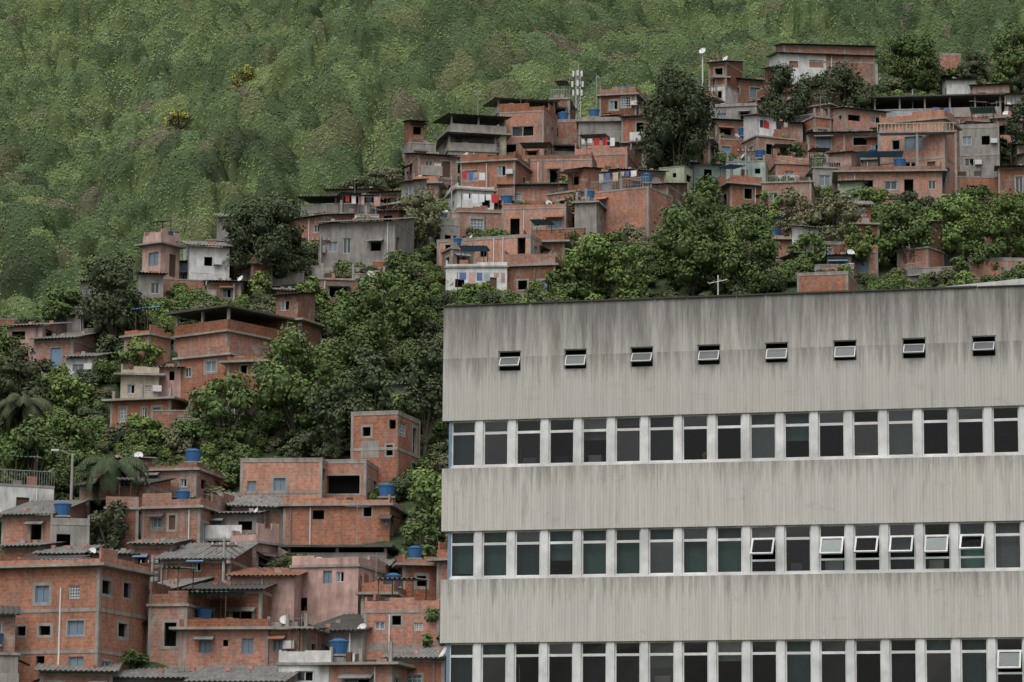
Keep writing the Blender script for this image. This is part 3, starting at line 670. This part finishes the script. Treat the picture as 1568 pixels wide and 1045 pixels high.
# ---------- more houses packed on the free plots
def corners(p,W,D,yr,mg=0):
    c,s=math.cos(yr),math.sin(yr); return [(p.x+lx*c-ly*s,p.y+lx*s+ly*c) for lx,ly in((-W/2,0),(W/2,0),(W/2,D),(-W/2,D),(0,D/2),(0,0),(0,D),(-W/2,D/2),(W/2,D/2))]
def inside(q,x,y,mg):
    dx=x-q['p'].x; dy=y-q['p'].y; c,s=math.cos(-q['yr']),math.sin(-q['yr']); lx=dx*c-dy*s; ly=dx*s+dy*c
    return abs(lx)<q['W']/2+mg and -mg<ly<q['D']+mg
def pip(x,y,poly):
    r=False;n=len(poly)
    for i in range(n):
        x1,y1=poly[i];x2,y2=poly[(i+1)%n]
        if (y1>y)!=(y2>y) and x<(x2-x1)*(y-y1)/(y2-y1)+x1: r=not r
    return r
RR=random.Random(11); nfill=0; nwall=0
ZONES=(([(640,250),(700,190),(900,185),(1010,215),(1030,320),(870,380),(850,480),(680,480),(660,400)],1300,(2.3,4.4)),
    ([(1060,160),(1180,150),(1240,210),(1340,190),(1600,190),(1600,330),(1060,330)],900,(2.3,3.9)),
    ([(0,800),(230,790),(420,830),(640,880),(690,930),(690,1110),(-20,1110)],1500,(2.3,5.0)),
    ([(160,580),(440,520),(440,620),(300,680),(160,680)],100,(2.3,2.8)),
    ([(450,340),(610,320),(610,440),(480,440)],80,(2.3,2.8)),
    ([(1180,380),(1568,370),(1568,440),(1180,440)],60,(2.,2.6)),
    ([(230,420),(460,400),(460,480),(230,480)],40,(2.3,2.6)),
    ([(0,520),(130,510),(130,590),(0,590)],80,(2.3,2.8)))
for poly,tries,hr in ZONES:
    us=[q[0] for q in poly]; vs_=[q[1] for q in poly]
    for it in range(tries):
        u=RR.uniform(min(us),max(us)); v=RR.uniform(min(vs_),max(vs_))
        if not pip(u,v,poly): continue
        k=1 if it<tries*.4 else .66
        p=hit(u,v); mpp=(p-CAM).dot(FWD)/F; W=RR.uniform(2.6,5.)*k; D=RR.uniform(3,4.5)*k; yaw=RR.choice([-25,-14,-8,5,12,-35,22]); yr=math.radians(yaw); H=RR.uniform(*hr)
        near=[q for q in HS if abs(q['p'].x-p.x)<16 and abs(q['p'].y-p.y)<16]
        if any(inside(q,*c,.05) for q in near for c in corners(p,W,D,yr)): continue
        tmp=dict(p=p,W=W,D=D,yr=yr)
        if any(inside(tmp,*c,.05) for q in near for c in corners(q['p'],q['W'],q['D'],q['yr'])): continue
        wpx=W*math.cos(yr)/mpp; hpx=H/mpp; a=(u-wpx/2,u+wpx/2,v-hpx,v); ok=True
        for q in HS:
            if q['prim'] and q['v1']<v:
                ow=min(a[1],q['u1'])-max(a[0],q['u0']); oh=min(a[3],q['v1'])-max(a[2],q['v0'])
                if ow>0 and oh>0 and ow*oh>.22*(q['u1']-q['u0'])*(q['v1']-q['v0']): ok=False;break
        if not ok: continue
        fl=2 if H>3.7 else 1
        h(a[0],a[1],a[2],a[3],fl,yaw,D,RR.choices(['brick','brick2','brick3','conc','white','pink','cream','teal','blue','green'],[32,34,6,22,8,5,4,2,2,2])[0],RR.choices(['slab','shed','shedd','parapet','pavilion'],[46,20,16,4,12 if H>3.6 else 0])[0],filler=True); nfill+=1
    for it in range(60):
        u=RR.uniform(min(us),max(us)); v=RR.uniform(min(vs_),max(vs_))
        if not pip(u,v,poly): continue
        p=hit(u,v); W=RR.uniform(2,6); yr=math.radians(RR.choice([-15,-6,4,10])); H=RR.uniform(.8,1.8)
        if any(inside(q,*c,.05) for q in HS for c in corners(p,W,.5,yr)): continue
        mb=MB(); mb.box(-W/2,W/2,0,.3,-2,H,RR.choice(['conc','brick2','beam','brick'])); mb.box(-W/2-.03,W/2+.03,-.03,.33,H,H+.08,'beam'); mb.build('retaining_wall',None,p,yr); nwall+=1
# ---------- shrubs between houses
def blocked(x,y,mg=.9):
    for q in HS:
        dx=x-q['p'].x; dy=y-q['p'].y
        if dx*dx+dy*dy>260: continue
        c,s=math.cos(-q['yr']),math.sin(-q['yr']); lx=dx*c-dy*s; ly=dx*s+dy*c
        if abs(lx)<q['W']/2+mg and -mg*1.3<ly<q['D']+mg*.5: return True
    return False
vs=[]
for i,mt in enumerate(['leaf','leafb','leafd','leaf','leafy','leaf']):
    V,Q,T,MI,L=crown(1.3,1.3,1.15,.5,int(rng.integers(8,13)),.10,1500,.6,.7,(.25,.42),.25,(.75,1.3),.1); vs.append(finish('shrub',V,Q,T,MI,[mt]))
SC=coll('shrubs',vs); P=[];S=[]
GX=np.arange(-75,85,1.55); GY=np.arange(158,372,1.55); A_,B2=np.meshgrid(GX,GY); A_=A_+rng.uniform(-.7,.7,A_.shape); B2=B2+rng.uniform(-.7,.7,B2.shape); ZT=terr(A_,B2)
for px,py,z in zip(A_.ravel(),B2.ravel(),ZT.ravel()):
    if abs(px)>.165*py+9: continue
    if py>np.interp(px,CX,CY)+9 or rng.random()<.1: continue
    if px>5 and py<265 and rng.random()<.6: continue
    if blocked(px,py): continue
    P.append((px,py,z-.1)); S.append(rng.uniform(.5,1.4))
scatter('hillside_shrubs',P,S,SC)
# ---------- trees
B_='broadleaf_tree'
for t in [
 ('tall_dark_tree',1035,308,140,235,'leafd',.17,1.1,.05,40),('tall_dark_tree',1050,285,90,150,'leafd',.17,1.0,.05),('tall_dark_tree',1018,250,80,130,'leafd',.17,1.0,.05),
 (B_,1205,222,95,135,'leafd'),(B_,1290,215,120,125,'leafd'),(B_,1245,200,80,95,'leafd'),
 (B_,1395,152,115,105,'leaf'),(B_,1490,112,80,75,'leafd'),(B_,1555,140,90,110,'leaf'),(B_,1562,265,60,120,'leafd'),(B_,1450,100,60,50,'leaf'),
 (B_,400,445,165,155,'leafd'),(B_,175,545,135,165,'leafd'),(B_,95,512,95,75,'leaf'),(B_,330,400,60,60,'leafd'),
 (B_,545,600,150,190,'leaf'),(B_,455,690,170,190,'leaf'),(B_,345,700,135,125,'leaf'),(B_,570,710,140,190,'leafd'),(B_,520,700,120,130,'leafd'),
 (B_,650,700,110,190,'leafd'),(B_,625,545,110,130,'leaf'),(B_,665,840,95,130,'leafb'),(B_,640,880,80,110,'leaf'),(B_,670,1030,80,100,'leaf'),(B_,590,500,100,90,'leaf'),(B_,480,500,80,80,'leafb'),
 (B_,905,470,115,120,'leafb'),(B_,965,485,95,120,'leafb'),(B_,1060,470,160,185,'leaf'),(B_,1150,470,120,165,'leaf'),(B_,860,470,60,70,'leaf'),
 (B_,1215,400,90,110,'leafy'),(B_,1275,410,110,125,'leafy',.16,.75),(B_,1390,420,110,125,'leaf'),(B_,1460,415,130,125,'leafb'),(B_,1545,410,110,120,'leafb'),(B_,1330,425,100,95,'leafb'),(B_,1240,430,90,80,'leaf'),(B_,1500,440,90,80,'leaf'),
 (B_,640,392,105,105,'leafy',.16,.6),(B_,590,300,100,65,'leafy',.16,.8),(B_,555,290,80,60,'leafd'),(B_,630,270,60,45,'leaf'),
 (B_,30,640,130,115,'leafd'),(B_,45,790,120,165,'leaf'),(B_,165,858,85,100,'leafd',.15,1.2,.04),(B_,110,645,90,75,'leafb'),(B_,20,560,60,50,'leaf'),(B_,100,720,100,80,'leaf'),
 (B_,215,570,90,60,'leafb'),(B_,440,420,80,70,'leafd'),(B_,740,475,100,45,'leafb'),(B_,610,455,80,70,'leaf'),
 (B_,880,350,40,70,'leafy',.16,.7),(B_,315,850,60,60,'leafb'),(B_,180,1035,100,50,'leaf'),(B_,230,700,80,60,'leafb'),
 (B_,1180,345,60,60,'leafb'),(B_,1240,320,50,50,'leaf'),(B_,1085,335,70,70,'leaf'),(B_,1330,330,70,50,'leafb'),(B_,1215,262,50,45,'leaf'),(B_,860,305,36,40,'leafb'),(B_,1500,330,70,50,'leaf'),
 ]: tree(*t)
def ftree(u,v,wp):
    p=hit(u,v,True); p.z=gz(p.x,p.y)
    o=tree('yellow_flowering_tree',u,v,wp,wp*.8,'far',.17,.7,.2,ground=p.copy(),core=.5)
    me=o.data; me.materials.append(M['flower']); mi=np.zeros(len(me.polygons),np.int32); me.polygons.foreach_get('material_index',mi); k=rng.random(len(mi)); mi=np.where((mi==0)&(k<.35),2,mi).astype(np.int32); me.polygons.foreach_set('material_index',mi)
    o.location.z+=3.4
for a in((372,178,54),(272,242,50),(672,134,36),(690,118,28)): ftree(*a)
def palm(u,v,hp,wp):
    p=hit(u,v); mpp=(p-CAM).dot(FWD)/F; H=hp*mpp; Lf=wp*mpp/2; p.z=gz(p.x,p.y)-.1; RP=random.Random(int(u))
    Vs=[];Qs=[];Ts=[];Ms=[];off=0
    def add(v,q,t,mi):
        nonlocal off
        Vs.append(v);Qs.append(q+off);Ts.append(np.full(len(v),t));Ms.append(np.full(len(q),mi)); off+=len(v)
    n=6
    for i in range(n): add(*tube((.1*math.sin(i*.6),0,H*i/n*.8),(.1*math.sin(i*.6+.6),0,H*(i+1)/n*.8),.17-.01*i,.16-.01*i,7),.2,1)
    for f in range(22):
        a=RP.uniform(0,6.28); el=RP.uniform(-.2,1.2); seg=12; pt=Vector((0,0,H*.8))
        for i in range(seg):
            e2=el-i*.19; dr=Vector((math.cos(a)*math.cos(e2),math.sin(a)*math.cos(e2),math.sin(e2))); q=pt+dr*Lf/seg*1.25
            add(*tube(pt,q,.03,.025,4),.3,0)
            sd_=Vector((-math.sin(a),math.cos(a),0))
            for sgn in(-1,1):
                for k in(0,.5):
                    b=pt.lerp(q,k); l=.75*math.sin((i+1+k)/(seg+1)*math.pi)**.6+.1; tip=b+sd_*sgn*l*.8+Vector((0,0,-l*.55))+dr*.25; w2=dr*.06
                    add(np.array([list(b-w2),list(b+w2),list(tip+w2*.3),list(tip-w2*.3)]),np.array([[0,1,2,3]]),RP.uniform(.0,.7),0)
            pt=q
    me=finish('palm_tree',np.vstack(Vs),np.vstack(Qs),np.concatenate(Ts),np.concatenate(Ms),['leafd','bark']); inst('palm_tree',me,p)
palm(172,815,125,115); palm(35,700,100,90); palm(1500,112,50,70)
# ---------- masts, poles, wires
def lattice(u,v0,v1,wm=.6):
    p=hit(u,v1); mpp=(p-CAM).dot(FWD)/F; H=(v1-v0)*mpp; mb=MB()
    L=[(wm/2*math.cos(t),wm/2*math.sin(t)) for t in(0,2.09,4.19)]
    for x,y in L: mb.cyl((x,y,-1),(x,y,H),.035,.035,'frame',5)
    n=int(H/.5)
    for i in range(n):
        for j in range(3):
            a=L[j];b=L[(j+1)%3]; z=H*i/n; mb.cyl((*a,z),(*b,z+H/n),.018,.018,'frame',4); mb.cyl((*a,z),(*b,z),.014,.014,'frame',4)
    for z,rr in((H*.97,.45),(H*.80,.55),(H*.66,.45)):
        for t in(3.4,4.7,5.9):
            x=rr*math.cos(t);y=rr*math.sin(t); mb.box(x-.09,x+.09,y-.06,y+.06,z-.32,z+.28,'dish'); mb.cyl((0,0,z),(x,y,z),.02,.02,'steel',4)
    mb.cyl((.1,0,H),(.1,0,H+1),.015,.015,'frame',4); mb.build('telecom_mast',None,p)
lattice(884,108,205)
def pole(u,v0,v1,name='utility_pole',k='pole',arm=True,r=.12):
    p=hit(u,v1); mpp=(p-CAM).dot(FWD)/F; H=(v1-v0)*mpp; mb=MB(); mb.cyl((0,0,-.5),(0,0,H),r,r*.65,k,8)
    if name=='street_lamp': mb.cyl((0,0,H-.1),(-.9,-.3,H+.2),.04,.03,'steel',6); mb.box(-1.35,-.85,-.4,-.2,H+.12,H+.24,'frame')
    if arm:
        mb.box(-.8,.8,-.06,.06,H-.6,H-.48,'wood')
        for x in(-.7,-.25,.25,.7): mb.cyl((x,0,H-.48),(x,0,H-.3),.04,.03,'frame',6)
        mb.cyl((.3,-.1,H-1.6),(.3,-.1,H-1.0),.16,.16,'steel',8)
    mb.build(name,None,p); return p+Vector((0,0,H-.35))
pole(108,694,800,'street_lamp','pole',False)
tops=[pole(341,822,925),pole(490,358,430),pole(1142,222,300),pole(1076,72,165,'radio_pole','dish',False,.09),pole(691,268,345,'utility_pole','pole',False,.09),pole(913,112,200,'radio_pole','steel',False,.06),pole(1398,136,200,'utility_pole','pole',False,.1),pole(88,900,1062,'utility_pole','dish',False,.07),pole(622,320,392),pole(575,890,960),pole(232,850,920),pole(1395,240,300)]
inst('satellite_dish',DISH,tops[3]-Vector((0,.2,.6)),-.5,.8)
for (u,v,y_) in((60,690,0),(66,858,0),(245,842,0),(380,842,0),(531,930,0),(347,945,0),(717,240,0),(875,218,0),(970,276,0),(690,432,0),(540,1012,0),(622,1042,0),(1495,322,0)):
    p=hit(u,v+26); mpp=(p-CAM).dot(FWD)/F; mb=MB(); hh=24*mpp; mb.cyl((0,0,-1),(0,0,hh),.04,.04,'steel',6); mb.build('dish_pole',None,p); dish(p.x,p.y-.06,p.z+hh-.5,random.uniform(-1,.6),.8)
def wire(a,b,sag=.8,off=0):
    c=bpy.data.curves.new('power_line','CURVE'); c.dimensions='3D'; c.bevel_depth=.014; s=c.splines.new('POLY'); s.points.add(12)
    for i in range(13):
        t=i/12; q=a.lerp(b,t); s.points[i].co=(q.x+off,q.y,q.z-4*sag*t*(1-t),1)
    o=bpy.data.objects.new('power_line',c); scene.collection.objects.link(o); c.materials.append(M['kcloth'])
for a,b in((0,9),(0,10),(2,11),(1,8),(8,4),(9,0)):
    for off in(-.5,0,.5): wire(tops[a],tops[b],random.uniform(.5,1.4),off)
# ---------- office building
TH=math.radians(14); c0=at(678.5,560,100.); zf=lambda v: at(678,v,100.).z
OF=empty('office_building',(c0.x,100.,0),-TH)
ztop=zf(470); pit=(zf(645)-zf(985))/2; hw=zf(645)-zf(718); r0=zf(645); Lg=30.; MOD=1.04; S0=1.165; DP=16.
m,nt,b=newmat('board_marked_concrete',.9,.15); tc=nd(nt,'ShaderNodeTexCoord'); uv=tc.outputs['UV']
def math2(nt,op,a,b_):
    n=nd(nt,'ShaderNodeMath'); n.operation=op
    for i,x in enumerate((a,b_)):
        if isinstance(x,(int,float)): n.inputs[i].default_value=x
        else: nt.links.new(x,n.inputs[i])
    return n.outputs[0]
fine=noise(nt,mapping(nt,uv,(9,.25,1)),1,4,.7); mid=noise(nt,mapping(nt,uv,(2.5,.12,1)),1,5,.65); big=noise(nt,mapping(nt,uv,(.35,.5,1)),1,4,.6)
col=mixc(nt,ramp(nt,fine,.3,.7),(.60,.58,.54),(.47,.455,.425)); col=mixc(nt,ramp(nt,mid,.48,.8,0,.55),col,(.32,.31,.28)); col=mixc(nt,ramp(nt,big,.4,.7,0,.5),col,(.57,.52,.45))
sp=nd(nt,'ShaderNodeSeparateXYZ'); nt.links.new(uv,sp.inputs[0])
g1=ramp(nt,sp.outputs[1],ztop-2.8,ztop,0,1); st_=noise(nt,mapping(nt,uv,(3.2,.24,1)),1,7,.78)
sm=ramp(nt,math2(nt,'ADD',st_,math2(nt,'MULTIPLY',g1,.35)),.55,.87,0,.87)
col=mixc(nt,sm,col,(.10,.095,.085))
g3=ramp(nt,sp.outputs[1],r0-.05,r0,0,1); col=mixc(nt,math2(nt,'MULTIPLY',g3,.18),col,(.25,.24,.225))
tt=math2(nt,'FRACT',math2(nt,'DIVIDE',math2(nt,'SUBTRACT',sp.outputs[1],(r0-hw)%pit),pit),0)
g2=ramp(nt,tt,.68,1.0,0,1); st2=noise(nt,mapping(nt,uv,(5,.3,1)),1,6,.78)
col=mixc(nt,ramp(nt,math2(nt,'ADD',st2,math2(nt,'MULTIPLY',g2,.22)),.60,.83,0,.66),col,(.14,.13,.11))
blt=noise(nt,mapping(nt,uv,(.8,1.6,1)),1,7,.78); col=mixc(nt,ramp(nt,blt,.57,.69,0,.35),col,(.22,.21,.185))
wv=nd(nt,'ShaderNodeTexWave'); wv.inputs['Scale'].default_value=3.2; wv.inputs['Distortion'].default_value=.6; nt.links.new(uv,wv.inputs['Vector'])
col=mixc(nt,ramp(nt,wv.outputs['Fac'],0,.5,.22,0),col,(.25,.24,.215))
bp=nd(nt,'ShaderNodeBump'); bp.inputs['Strength'].default_value=.5; bp.inputs['Distance'].default_value=.02; nt.links.new(wv.outputs['Fac'],bp.inputs['Height']); nt.links.new(bp.outputs[0],b.inputs['Normal'])
nt.links.new(col,b.inputs['Base Color']); M['oconc']=m
M['owhite']=plaster('white_painted_pier',(.80,.80,.79),.15); M['oint']=plain('office_interior',(.10,.10,.095),.9,.1); M['flash']=plain('dark_flashing',(.06,.055,.05),.8)
M['cteal']=plain('teal_curtain',(.15,.23,.22),.9,.1,0,.3); M['cgrey']=plain('grey_blind',(.28,.28,.27),.9,.1); M['cwhite']=plain('white_blind',(.55,.55,.53),.9,.1); M['cdark']=plain('dark_curtain',(.035,.035,.04),.9,.1)
def oglass(name,tint,ior):
    m=bpy.data.materials.new(name); m.use_nodes=True; nt=m.node_tree; nt.nodes.remove(nt.nodes['Principled BSDF']); t1=nd(nt,'ShaderNodeBsdfTransparent'); t1.inputs[0].default_value=(*tint,1); gl=nd(nt,'ShaderNodeBsdfGlossy'); gl.inputs['Roughness'].default_value=.03
    fr_=nd(nt,'ShaderNodeFresnel'); fr_.inputs[0].default_value=ior; ms=nd(nt,'ShaderNodeMixShader'); nt.links.new(fr_.outputs[0],ms.inputs[0]); nt.links.new(t1.outputs[0],ms.inputs[1]); nt.links.new(gl.outputs[0],ms.inputs[2]); nt.links.new(ms.outputs[0],nt.nodes['Material Output'].inputs[0]); return m
M['oglass']=oglass('office_glass',(.72,.78,.77),1.4); M['oglass2']=oglass('tinted_office_glass',(.5,.58,.6),1.5); M['oglass3']=oglass('dusty_office_glass',(.62,.64,.62),1.7)
FR=((0,0),(1,0),(0,1)); random.seed(3)
con=MB()
ops=[]; j=0
zc=zf(556)
while S0+MOD*(1+2*j)+.5<Lg-1:
    c=S0-.08+MOD*(1+2*j); ops.append((c-.36,c+.36,zc-.33,zc+.31)); j+=1
con.facade(FR,Lg,r0,ztop,ops,'oconc',.3,'oconc')
con.poly([(0,0,r0),(Lg,0,r0),(Lg,.3,r0),(0,.3,r0)],'oconc'); con.poly([(0,0,r0),(0,DP,r0),(0,DP,ztop),(0,0,ztop)],'oconc',[(50,r0),(50+DP,r0),(50+DP,ztop),(50,ztop)])
con.poly([(Lg,0,0),(Lg,DP,0),(Lg,DP,ztop),(Lg,0,ztop)],'oconc',[(70,0),(70+DP,0),(70+DP,ztop),(70,ztop)])
con.box(0,Lg,.25,.3,ztop-.5,ztop-.001,'oconc')
rows=[]; z=r0
while z-hw>1.0:
    rows.append((z-hw,z)); zb=z-hw; nzt=z-pit; z=nzt
    zz=max(nzt,0) if nzt-hw>1.0 else 0
    con.fbox(FR,0,Lg-.01,0,DP,zz,zb,'oconc')
con.build('concrete_spandrels',OF)
fl_=MB(); x=0
while x<Lg:
    l=random.uniform(.8,2.2); fl_.box(x,min(x+l-.03,Lg),-.05-random.uniform(0,.01),.34,ztop,ztop+random.uniform(.03,.055),'flash'); x+=l
fl_.build('parapet_flashing',OF)
inn=MB(); inn.box(.3,Lg-.3,9,9.1,0,ztop-.3,'oint'); inn.box(.3,Lg-.3,.5,9,r0+.3,r0+.35,'oint'); inn.box(.2,.28,.4,9,0,ztop-.3,'oint'); inn.box(.3,Lg-.3,.35,DP-.2,ztop-.6,ztop-.5,'oint')
for s in range(4,30,5): inn.box(s,s+.1,2.5,9,0,ztop-.7,'oint')
inn.build('interior_rooms',OF)
sm_=MB()
for o in ops:
    a,b_,c,d=o; t=.03
    for q in((a,a+t,c,d),(b_-t,b_,c,d),(a+t,b_-t,c,c+t),(a+t,b_-t,d-t,d)): sm_.fbox(FR,q[0],q[1],.04,.09,q[2],q[3],'steel')
    ang=random.uniform(.5,.8); hh=(d-c)*.62
    T4=Matrix.Translation((0,.10,d-.19))@Matrix.Rotation(-ang,4,'X')
    for q in((a+.045,a+.075,-hh,0),(b_-.075,b_-.045,-hh,0),(a+.075,b_-.075,-.03,0),(a+.075,b_-.075,-hh,-hh+.03)): sm_.fbox(FR,q[0],q[1],-.02,.02,q[2],q[3],'frame',T4)
    sm_.fbox(FR,a+.075,b_-.075,-.004,.004,-hh+.03,-.03,'sash',T4)
    sm_.fbox(FR,a,b_,.45,.5,c-.1,d+.1,'dark')
sm_.build('vent_windows',OF)
pi_=MB(); fm=MB(); gs=MB(); ct=MB()
openset={(1,8),(1,10),(1,11),(1,12),(1,13),(1,14),(2,15)}
for ri,(za,zb) in enumerate(rows):
    s=S0-MOD; k=-1
    pi_.fbox(FR,.19,.27,.08,.4,za,zb,'frameb')
    while s<Lg-.5:
        if k>=0: pi_.fbox(FR,s-.115,s+.115,.05,.42,za+.06,zb,'owhite')
        a=s+.115 if k>=0 else .27; b_=s+MOD-.115; fw=.05; g=.15
        H_=zb-za; tz=zb-H_*.27
        pi_.fbox(FR,a if k<0 else s-.115,b_,.03,.36,za,za+.059,'owhite')
        for q in((a,a+fw,za+.06,zb),(b_-fw,b_,za+.06,zb),(a+fw,b_-fw,zb-fw,zb),(a+fw,b_-fw,tz-.04,tz+.04),(a+fw,b_-fw,za+.06,za+.06+fw)): fm.fbox(FR,q[0],q[1],g-.03,g+.03,q[2],q[3],'owhite' if random.random()<.8 else 'frame')
        op=(ri,k) in openset; G=lambda: random.choice(['oglass','oglass','oglass2','oglass3'])
        tl=lambda: random.uniform(-.006,.006)
        gs.poly([(a+fw,g+tl(),tz+.04),(b_-fw,g+tl(),tz+.04),(b_-fw,g,zb-fw),(a+fw,g,zb-fw)],G())
        zlo=za+.06+fw
        if op:
            zh=zlo+(tz-.04-zlo)*.35
            fm.fbox(FR,a+fw,b_-fw,g-.03,g+.03,zh-.03,zh+.03,'owhite'); gs.poly([(a+fw,g,zlo),(b_-fw,g,zlo),(b_-fw,g,zh-.03),(a+fw,g,zh-.03)],'oglass')
            T4=Matrix.Translation((0,g-.06,tz))@Matrix.Rotation(-random.uniform(.6,.8),4,'X'); hh=tz-zh
            A,B_2=a+fw+.01,b_-fw-.01
            for q in((A,A+.05,-hh,0),(B_2-.05,B_2,-hh,0),(A+.05,B_2-.05,-.05,0),(A+.05,B_2-.05,-hh,-hh+.05)): fm.fbox(FR,q[0],q[1],-.025,.025,q[2],q[3],'owhite',T4)
            gs.fbox(FR,A+.05,B_2-.05,-.003,.003,-hh+.05,-.05,'oglass',T4)
        else: gs.poly([(a+fw,g+tl(),zlo),(b_-fw,g+tl(),zlo),(b_-fw,g,tz-.04),(a+fw,g,tz-.04)],G())
        r=random.random(); kk=None; lo=za
        if ri==1 and k<8: kk='cteal'; lo=za if random.random()<.7 else za+H_*random.uniform(.1,.4)
        elif ri==0 and k<0: kk='cteal'
        elif ri==1 and k>14: kk='cgrey'
        elif ri==0 and k==6: kk=None
        elif r<.12: kk='cteal'
        elif r<.34: kk=random.choice(['cgrey','cteal','cwhite']); lo=zb-H_*random.uniform(.15,.6)
        elif r<.5: kk='cdark'
        if kk:
            n=8
            for i in range(n):
                xa=a+(b_-a)*i/n; xb=a+(b_-a)*(i+1)/n; d0=.42+.035*(i%2); d1=.42+.035*((i+1)%2)
                ct.poly([(xa,d0,lo),(xb,d1,lo),(xb,d1,zb),(xa,d0,zb)],kk)
        if ri<3 and random.random()<.5 and not(ri==1 and k<8) and k!=6: ct.box(a+.1,a+.1+random.uniform(.3,.6),.6,.9,za,za+random.uniform(.15,.5),random.choice(['cgrey','cwhite','cdark','cream']))
        s+=MOD; k+=1
pi_.build('window_piers',OF); fm.build('window_frames',OF); gs.build('window_glass',OF); ct.build('curtains',OF)
rw=MB(); a,b_=12.4,Lg; z1,z2=ztop+.02,ztop+1.35
P_=[(a,1.5,z1-.6),(b_,1.5,z1-.6),(b_,1.5,z2),(a,1.5,z1+.12)]; Q_=[(x,12,z) for x,_,z in P_]
rw.poly(P_,'white'); rw.poly(Q_,'white')
for i in range(4): rw.poly([P_[i],P_[(i+1)%4],Q_[(i+1)%4],Q_[i]],'white')
rw.build('rooftop_plant_cover',OF)
ra=MB(); ra.box(-.15,.15,-.15,.15,-.6,.1,'dish'); ra.cyl((0,0,0),(0,0,1.0),.025,.02,'frame',6); ra.cyl((-.3,0,.75),(.3,0,.85),.015,.015,'frame',5)
for x in(-.3,-.1,.1,.3): ra.cyl((x,-.2,.8+x*.15),(x,.2,.8+x*.15),.012,.012,'frame',4)
ra.build('roof_antenna',OF,(8.2,2.5,ztop+.15))
# ---------- person seated behind the office window
rw_=rows[0]; cx=S0+6*MOD+.62; fz=rw_[0]-.95
PE=empty('seated_person',Matrix.Translation((c0.x,100.,0))@Matrix.Rotation(-TH,4,'Z')@Vector((cx,.95,fz)),-TH+.5)
J=[((0,0,.50),.15),((0,-.02,.72),.14),((0,-.04,.98),.16),((0,-.05,1.10),.06),((0,-.07,1.18),.055),
 ((.18,-.04,1.02),.06),((.24,-.12,.78),.045),((.12,-.34,.74),.035),((.10,-.40,.75),.03),
 ((-.18,-.04,1.02),.06),((-.24,-.12,.78),.045),((-.12,-.34,.74),.035),((-.10,-.40,.75),.03),
 ((.10,-.02,.48),.10),((.12,-.44,.50),.07),((.12,-.46,.10),.045),((.12,-.60,.04),.04),
 ((-.10,-.02,.48),.10),((-.12,-.44,.50),.07),((-.12,-.46,.10),.045),((-.12,-.60,.04),.04)]
ED=[(0,1),(1,2),(2,3),(3,4),(2,5),(5,6),(6,7),(7,8),(2,9),(9,10),(10,11),(11,12),(0,13),(13,14),(14,15),(15,16),(0,17),(17,18),(18,19),(19,20)]
me=bpy.data.meshes.new('body'); me.from_pydata([j[0] for j in J],ED,[]); ob=bpy.data.objects.new('body',me); scene.collection.objects.link(ob); ob.parent=PE
sk=ob.modifiers.new('skin','SKIN'); ob.modifiers.new('sub','SUBSURF').levels=1
for i,j in enumerate(J): me.skin_vertices[0].data[i].radius=(j[1],j[1]*.85)
me.skin_vertices[0].data[0].use_root=True; me.materials.append(M['cloth'])
def ell(c,s,k,name):
    v,q=sphere(np.zeros(3),1.0,16,12)
    n_=np.linalg.norm(v,axis=1)[:,None]; v=v/n_*np.array(s)+np.array(c); mm_=bpy.data.meshes.new(name); npmesh(mm_,v,q,True); mm_.materials.append(M[k]); o=bpy.data.objects.new(name,mm_); scene.collection.objects.link(o); o.parent=PE
ell((0,-.08,1.29),(.078,.095,.12),'skin','head'); ell((0,-.055,1.33),(.086,.098,.10),'hair','hair'); ell((0,-.18,1.28),(.014,.02,.022),'skin','nose')
ell((.03,-.166,1.305),(.012,.01,.008),'hair','eye_left'); ell((-.03,-.166,1.305),(.012,.01,.008),'hair','eye_right'); ell((0,-.165,1.235),(.025,.01,.007),'red','mouth'); ell((.08,-.07,1.285),(.012,.02,.03),'skin','ear_left'); ell((-.08,-.07,1.285),(.012,.02,.03),'skin','ear_right')
for sx in(-1,1):
    HM=MB(); bx=sx*.10
    HM.box(bx-.042,bx+.042,-.50,-.41,.735,.765,'skin')
    for i,l in enumerate((.065,.075,.07,.055)):
        fx=bx-.032+i*.0215; HM.cyl((fx,-.50,.75),(fx,-.50-l*.6,.755),.009,.008,'skin',6); HM.cyl((fx,-.50-l*.6,.755),(fx,-.50-l,.738),.008,.007,'skin',6)
    HM.cyl((bx-sx*.04,-.44,.75),(bx-sx*.07,-.49,.75),.011,.009,'skin',6); HM.build('hand',PE)
ch=MB(); ch.box(-.25,.25,-.25,.25,.36,.40,'kcloth'); ch.box(-.25,.25,.22,.27,.40,.95,'kcloth'); ch.cyl((0,0,0),(0,0,.36),.04,.04,'steel',8); ch.box(-.25,.25,-.03,.03,0,.04,'steel'); ch.box(-.03,.03,-.25,.25,.0,.045,'steel'); ch.build('chair',PE)
print('HOUSES',len(HS),'fill',nfill,'walls',nwall,'SHRUBS',len(P))
